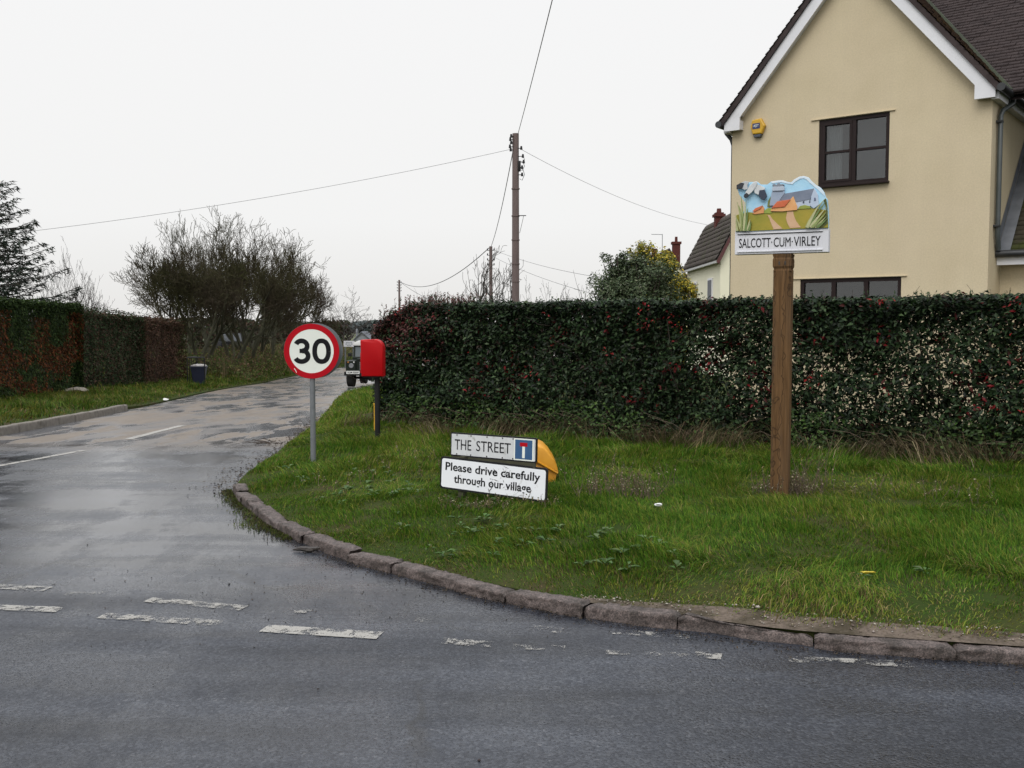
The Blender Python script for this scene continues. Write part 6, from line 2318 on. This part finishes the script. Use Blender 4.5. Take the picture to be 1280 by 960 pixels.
for s in (-1, 1):
    hl = MB().cyl((s * 0.58, 0.0, 0.86), (s * 0.58, 0.05, 0.86), 0.115, seg=24).build('headlight', M['black'], car)
    MB().cyl((s * 0.58, -0.012, 0.86), (s * 0.58, 0.0, 0.86), 0.088, 0.098, seg=24).build('lens', chrome, hl)
    il = MB().cyl((s * 0.70, -0.012, 1.0), (s * 0.70, 0.02, 1.0), 0.032, seg=12).build('indicator_lamp', pm('amber', (0.45, 0.16, 0.02), None, 8, 0.3), car)
    MB().cyl((s * 0.47, -0.012, 1.0), (s * 0.47, 0.02, 1.0), 0.028, seg=12).build('side_lamp', wpaint, car)
mb = MB()
mb.box((0, -0.10, 0.55), (1.66, 0.12, 0.15), bev=0.01)
mb.build('bumper', M['black'], car)
npl = MB().box((-0.47, -0.175, 0.60), (0.53, 0.012, 0.12), bev=0.003).build('number_plate', wpaint, car)
text_mesh('lettering', 'VLM 836P', 0.46, 0.075, M['letter'], npl, frame4((-0.47, -0.182, 0.60), (1, 0, 0), (0, -1, 0)), bold=0.02)
# cab: windscreen frame, glass, roof
mb = MB()
mb.box((0, 1.2, 1.145), (1.50, 0.07, 0.05))
mb.box((0, 1.28, 1.62), (1.46, 0.07, 0.05))
for xx in (-0.73, 0.0, 0.73):
    mb.prism([(1.17, 1.15), (1.235, 1.15), (1.315, 1.64), (1.25, 1.64)], xx - 0.03, xx + 0.03, 'yz')
mb.build('windscreen_frame', car_g, car)
for s in (-1, 1):
    MB().prism([(1.20, 1.17), (1.212, 1.17), (1.288, 1.60), (1.276, 1.60)], s * 0.365 - 0.33, s * 0.365 + 0.33, 'yz').build('windscreen', glass_d, car)
    mb = MB()
    mb.prism([(1.25, 1.17), (1.31, 1.63), (3.6, 1.63), (3.65, 1.17)], s * 0.755 - 0.02, s * 0.755 + 0.02, 'yz')
    mb.build('cab_side', wpaint, car)
    mb = MB()
    mb.prism([(1.40, 1.22), (1.44, 1.57), (2.1, 1.57), (2.1, 1.22)], s * 0.765 - 0.02, s * 0.765 + 0.02, 'yz')
    mb.build('side_window', glass_d, car)
MB().prism([(-0.78, 1.63), (0.78, 1.63), (0.74, 1.76), (0.55, 1.83), (-0.55, 1.83), (-0.74, 1.76)], 1.20, 3.7, 'xz', bev=0.015).build('roof', wpaint, car, True)
for s in (-1, 1):
    for yy in (0.45, 2.75):
        wh = MB().cyl((s * 0.56, yy, 0.37), (s * 0.80, yy, 0.37), 0.37, seg=28).build('wheel', tyre_m, car, True)
        MB().cyl((s * 0.80, yy, 0.37), (s * 0.815, yy, 0.37), 0.20, seg=20).build('rim', wpaint, wh, True)
mb = MB()
mb.cyl((-0.62, 0.45, 0.36), (0.62, 0.45, 0.36), 0.05, seg=10)
mb.cyl((-0.62, 2.75, 0.36), (0.62, 2.75, 0.36), 0.05, seg=10)
mb.box((0.15, 0.45, 0.36), (0.26, 0.3, 0.24), bev=0.05)
mb.build('axle', M['black'], car)
for s in (-1, 1):
    mm_ = MB()
    mm_.cyl((s * 0.70, 0.5, 1.06), (s * 0.72, 0.5, 1.22), 0.01, seg=6)
    mm_.box((s * 0.74, 0.5, 1.28), (0.16, 0.03, 0.13), bev=0.01)
    mm_.build('wing_mirror', M['black'], car)

# ------------------------------------------------------------------ bin, railing, trailer across the lane
binm = pm('bin_dark_blue', (0.008, 0.010, 0.028), (0.011, 0.014, 0.036), 5, 0.45)
pb_ = gr(249, 481, 0.12)
zb = vz(pb_[0], pb_[1], 'l')
k7 = pb_[1] / F
t = thing('wheelie_bin', 'dark blue bin stuffed with pale sacks at the end of the brown hedge', 'bin', (pb_[0], pb_[1], zb), math.radians(10))
hb = 24 * k7
mb = MB()
lo = [(-0.17, -0.19), (0.17, -0.19), (0.17, 0.19), (-0.17, 0.19)]
hi = [(-0.29, -0.27), (0.29, -0.27), (0.29, 0.27), (-0.29, 0.27)]
va_ = [mb.bm.verts.new((a, c, 0.0)) for a, c in lo]
vb_ = [mb.bm.verts.new((a, c, hb)) for a, c in hi]
mb.bm.faces.new(va_[::-1])
mb.bm.faces.new(vb_)
for i in range(4):
    mb.bm.faces.new((va_[i], va_[(i + 1) % 4], vb_[(i + 1) % 4], vb_[i]))
mb.build('tub', binm, t)
mb = MB()
mb.box((0, 0, hb - 0.02), (0.62, 0.58, 0.05), bev=0.01)
mb.build('rim', binm, t)
bm = bmesh.new()
bmesh.ops.create_icosphere(bm, subdivisions=3, radius=1)
for v in bm.verts:
    v.co *= 1 + 0.18 * math.sin(v.co.x * 9) * math.cos(v.co.y * 7 + 2)
    v.co = Vector((v.co.x * 0.29, v.co.y * 0.25, hb + 0.02 + v.co.z * 0.07))
me = bpy.data.meshes.new('sack')
bm.to_mesh(me)
bm.free()
link('sack', me, pm('pale_sack', (0.42, 0.40, 0.38), (0.25, 0.23, 0.22), 6, 0.6), t)
for s in (-1, 1):
    MB().cyl((s * 0.16, 0.20, 0.07), (s * 0.20, 0.20, 0.07), 0.08, seg=14).build('wheel', M['black'], t)
rl = at(245, 470, pb_[1] - 0.6)
t = thing('railing', 'black metal hoop railing standing around the blue bin', 'railing', (rl[0], rl[1], vz(rl[0], rl[1], 'l')))
mb = MB()
for (a, c) in ((-0.33, 0.33),):
    mb.cyl((a, 0, -0.1), (a, 0, 1.08), 0.022, seg=8)
    mb.cyl((c, 0, -0.1), (c, 0, 1.08), 0.022, seg=8)
    mb.cyl((a - 0.02, 0, 1.08), (c + 0.02, 0, 1.08), 0.024, seg=8)
    mb.cyl((a, 0, 1.08), (a, 1.1, 1.08), 0.022, seg=8)
    mb.cyl((a, 1.1, -0.1), (a, 1.1, 1.08), 0.022, seg=8)
mb.build('frame', M['black'], t)
mb = MB()
for k in range(1, 4):
    mb.cyl((-0.33, 1.1 * k / 4, 0.1), (-0.33, 1.1 * k / 4, 1.06), 0.012, seg=6)
mb.build('bars', M['black'], t)
b0 = at(339, 441, 68)
k7 = 68 / F
t = thing('box_trailer', 'dark flat box trailer standing in the field behind the bare trees', 'trailer', (b0[0], 68, vz(b0[0], 68, 'l')))
zt = lambda py: at(0, py, 68)[2] - vz(b0[0], 68, 'l')
MB().box((0, 0.6, (zt(437) + zt(444)) / 2), (20 * k7, 1.2, 7.5 * k7), bev=0.02).build('box', pm('trailer_black', (0.012, 0.012, 0.014), None, 6, 0.5), t)
for s in (-1, 1):
    MB().cyl((s * 4 * k7, 0.1, 0.3), (s * 4 * k7, 0.3, 0.3), 0.3, seg=16).build('wheel', tyre_m, t)
mb = MB()
mb.box((0, 0.6, 0.55), (16 * k7, 1.0, 0.08))
mb.box((0, 0.6, (zt(445) + 0.5) / 2), (0.5, 0.5, max(0.1, zt(445) - 0.5)))
mb.build('chassis', M['black'], t)
# parked car glimpsed between the trunks
b0 = at(294, 446, 64)
zb = vz(b0[0], 64, 'l')
t = thing('parked_car', 'parked grey car glimpsed between the tree trunks with a pale windscreen', 'car', (b0[0], 64, zb), math.radians(25))
pc = pm('car_grey', (0.014, 0.015, 0.017), None, 5, 0.7, spec=0.08)
MB().prism([(-0.85, 0.28), (0.85, 0.28), (0.85, 0.85), (0.78, 0.93), (-0.78, 0.93), (-0.85, 0.85)], 0, 4.0, 'xz', bev=0.06).build('body', pc, t, True)
MB().prism([(0.9, 0.93), (3.7, 0.93), (3.2, 1.42), (1.6, 1.45)], -0.68, 0.68, 'yz', bev=0.03).build('cabin', pc, t)
MB().prism([(0.86, 0.95), (0.89, 0.93), (1.58, 1.42), (1.55, 1.44)], -0.60, 0.60, 'yz').build('windscreen', pm('dusty_glass', (0.05, 0.055, 0.06), None, 4, 0.4, spec=0.2), t)
for s in (-1, 1):
    for yy in (0.75, 3.2):
        MB().cyl((s * 0.70, yy, 0.3), (s * 0.87, yy, 0.3), 0.3, seg=18).build('wheel', tyre_m, t)
    MB().cyl((s * 0.6, -0.02, 0.7), (s * 0.6, 0.03, 0.7), 0.11, seg=14).build('headlight', wpaint, t)

# ------------------------------------------------------------------ poles and wires
pole_m = pm('creosoted_pole', (0.115, 0.082, 0.078), (0.16, 0.12, 0.112), 3, 0.85, stretch=(6, 6, 0.5), bmp=0.4, bscale=20, dirt=(0.06, 0.045, 0.042), dscale=1.5)
wire_m = pm('wire_grey', (0.24, 0.24, 0.245), None, 2, 0.9, spec=0.1)


def pole(label, px, py_top, Yd, r0, r1, zb):
    tp = at(px, py_top, Yd)
    t = thing('telegraph_pole', label, 'telegraph pole', (tp[0], Yd, zb), group='telegraph poles along the lane')
    MB().cyl((0, 0, -0.4), (0, 0, tp[2] - zb), r0, r1, 14).build('shaft', pole_m, t, True)
    return t, tp


t1, tp1 = pole('tallest telegraph pole, thick and brown, rising behind the hedge', 644.5, 167, 35, 0.145, 0.115, -0.5)
t2, tp2 = pole('slimmer dark telegraph pole standing in front of the bare tree behind the hedge', 613.5, 308, 62, 0.12, 0.10, -1.1)
t3, tp3 = pole('furthest and smallest telegraph pole, beyond the rusty hedge corner', 499, 350, 105, 0.12, 0.10, -1.2)
H1 = tp1[2] + 0.5
k7 = 35 / F
ins = M['black']
mb = MB()
for i, (dx, py) in enumerate([(-5.5, 171), (-6.5, 175), (-5.5, 179), (-7, 184), (-6, 188)]):
    zz = at(0, py, 35)[2] + 0.5
    MB().cyl((0, -0.05, zz), (dx * k7, -0.12, zz), 0.014, seg=6).cyl((dx * k7, -0.12, zz - 0.05), (dx * k7, -0.12, zz + 0.07), 0.045, 0.03, 8).build('insulator', ins, t1, True)
for i, (dx, py) in enumerate([(7, 186), (9, 196), (10, 203), (8, 210), (8, 219)]):
    zz = at(0, py, 35)[2] + 0.5
    MB().cyl((0, -0.05, zz), (dx * k7, -0.12, zz), 0.014, seg=6).cyl((dx * k7, -0.12, zz - 0.05), (dx * k7, -0.12, zz + 0.07), 0.045, 0.03, 8).build('insulator', ins, t1, True)
mb.box((4.6 * k7, -0.05, at(0, 208, 35)[2] + 0.5), (0.10, 0.14, 0.36), bev=0.02)
mb.build('junction_box', ins, t1, True)
for (pa, pb2) in ((196, 204), (203, 214), (212, 226)):
    mb = MB()
    za_, zb_ = at(0, pa, 35)[2] + 0.5, at(0, pb2, 35)[2] + 0.5
    mb.tube([(9 * k7, -0.12, za_), (11 * k7, -0.13, (za_ + zb_) / 2), (8 * k7, -0.13, zb_), (5 * k7, -0.12, zb_ + 0.05)], 0.010, 5)
    mb.build('wire_loop', ins, t1, True)
mb = MB()
zz = at(0, 270, 35)[2] + 0.5
mb.tube([(3 * k7, -0.1, zz), (9 * k7, -0.12, zz), (13 * k7, -0.12, zz)], 0.016, 5)
mb.tube([(10 * k7, -0.12, zz), (8 * k7, -0.12, zz - 0.25), (5 * k7, -0.1, zz - 0.6)], 0.008, 5)
mb.build('bracket', ins, t1, True)
for py in (236, 270, 300, 330, 352):
    zz = at(0, py, 35)[2] + 0.5
    MB().cyl((0, 0, zz - 0.02), (0, 0, zz + 0.02), 0.146, seg=14).build('steel_band', pole_m, t1, True)
for (tt, tp_, zb_) in ((t2, tp2, 1.1), (t3, tp3, 1.2)):
    for k in range(4):
        mb = MB()
        zz = tp_[2] + zb_ - 0.25 - 0.3 * k
        mb.cyl((-0.22, -0.05, zz), (0.22, -0.05, zz), 0.02, seg=6)
        for s in (-1, 1):
            mb.cyl((s * 0.2, -0.05, zz), (s * 0.2, -0.05, zz + 0.12), 0.04, 0.03, 8)
        mb.build('insulator_arm', ins, tt)


def wire(label, a, c, sag, r):
    a, c = np.array(a), np.array(c)
    s = np.linspace(0, 1, 28)
    P_ = a + (c - a) * s[:, None]
    P_[:, 2] -= sag * 4 * s * (1 - s)
    o_ = tubes('overhead_wire', [(P_[None], np.full((1, 28), r), 5)], wire_m)
    tag(o_, label, 'overhead wire')


wire('thick overhead wire running from the tall pole up out of the top of the view', tp1 + np.array([0.08, 0, -0.02]), (2.0, -10, 8.6), 0.35, 0.011)
wire('thin overhead wire sloping from the tall pole down to the conifer', at(637, 187, 35), at(-60, 300, 33), 0.28, 0.007)
wire('thin overhead wire dropping from the tall pole to the tiled house roof', at(652, 187, 35), at(884, 281, 53), 0.35, 0.007)
wire('thick overhead wire between the tall pole and the middle pole', at(641, 190, 35), at(613.5, 309, 62), 0.35, 0.016)
wire('sagging overhead wire between the middle pole and the furthest pole', at(611, 310, 62), at(500, 352, 105), 1.3, 0.028)
wire('faint overhead wire from the middle pole towards the houses, upper of the two', at(616, 312, 62), at(790, 352, 40), 0.25, 0.010)
wire('faint overhead wire from the middle pole towards the houses, lower of the two', at(615, 320, 62), at(760, 372, 40), 0.2, 0.010)
wire('short overhead wire dropping from the furthest pole behind the hedge', at(501, 353, 105), at(560, 384, 70), 0.2, 0.022)

SC.cycles.use_denoising = True
SC.cycles.denoiser = 'OPENIMAGEDENOISE'
SC.cycles.max_bounces = 6
SC.cycles.transparent_max_bounces = 12
SC.cycles.caustics_reflective = False
SC.cycles.caustics_refractive = False
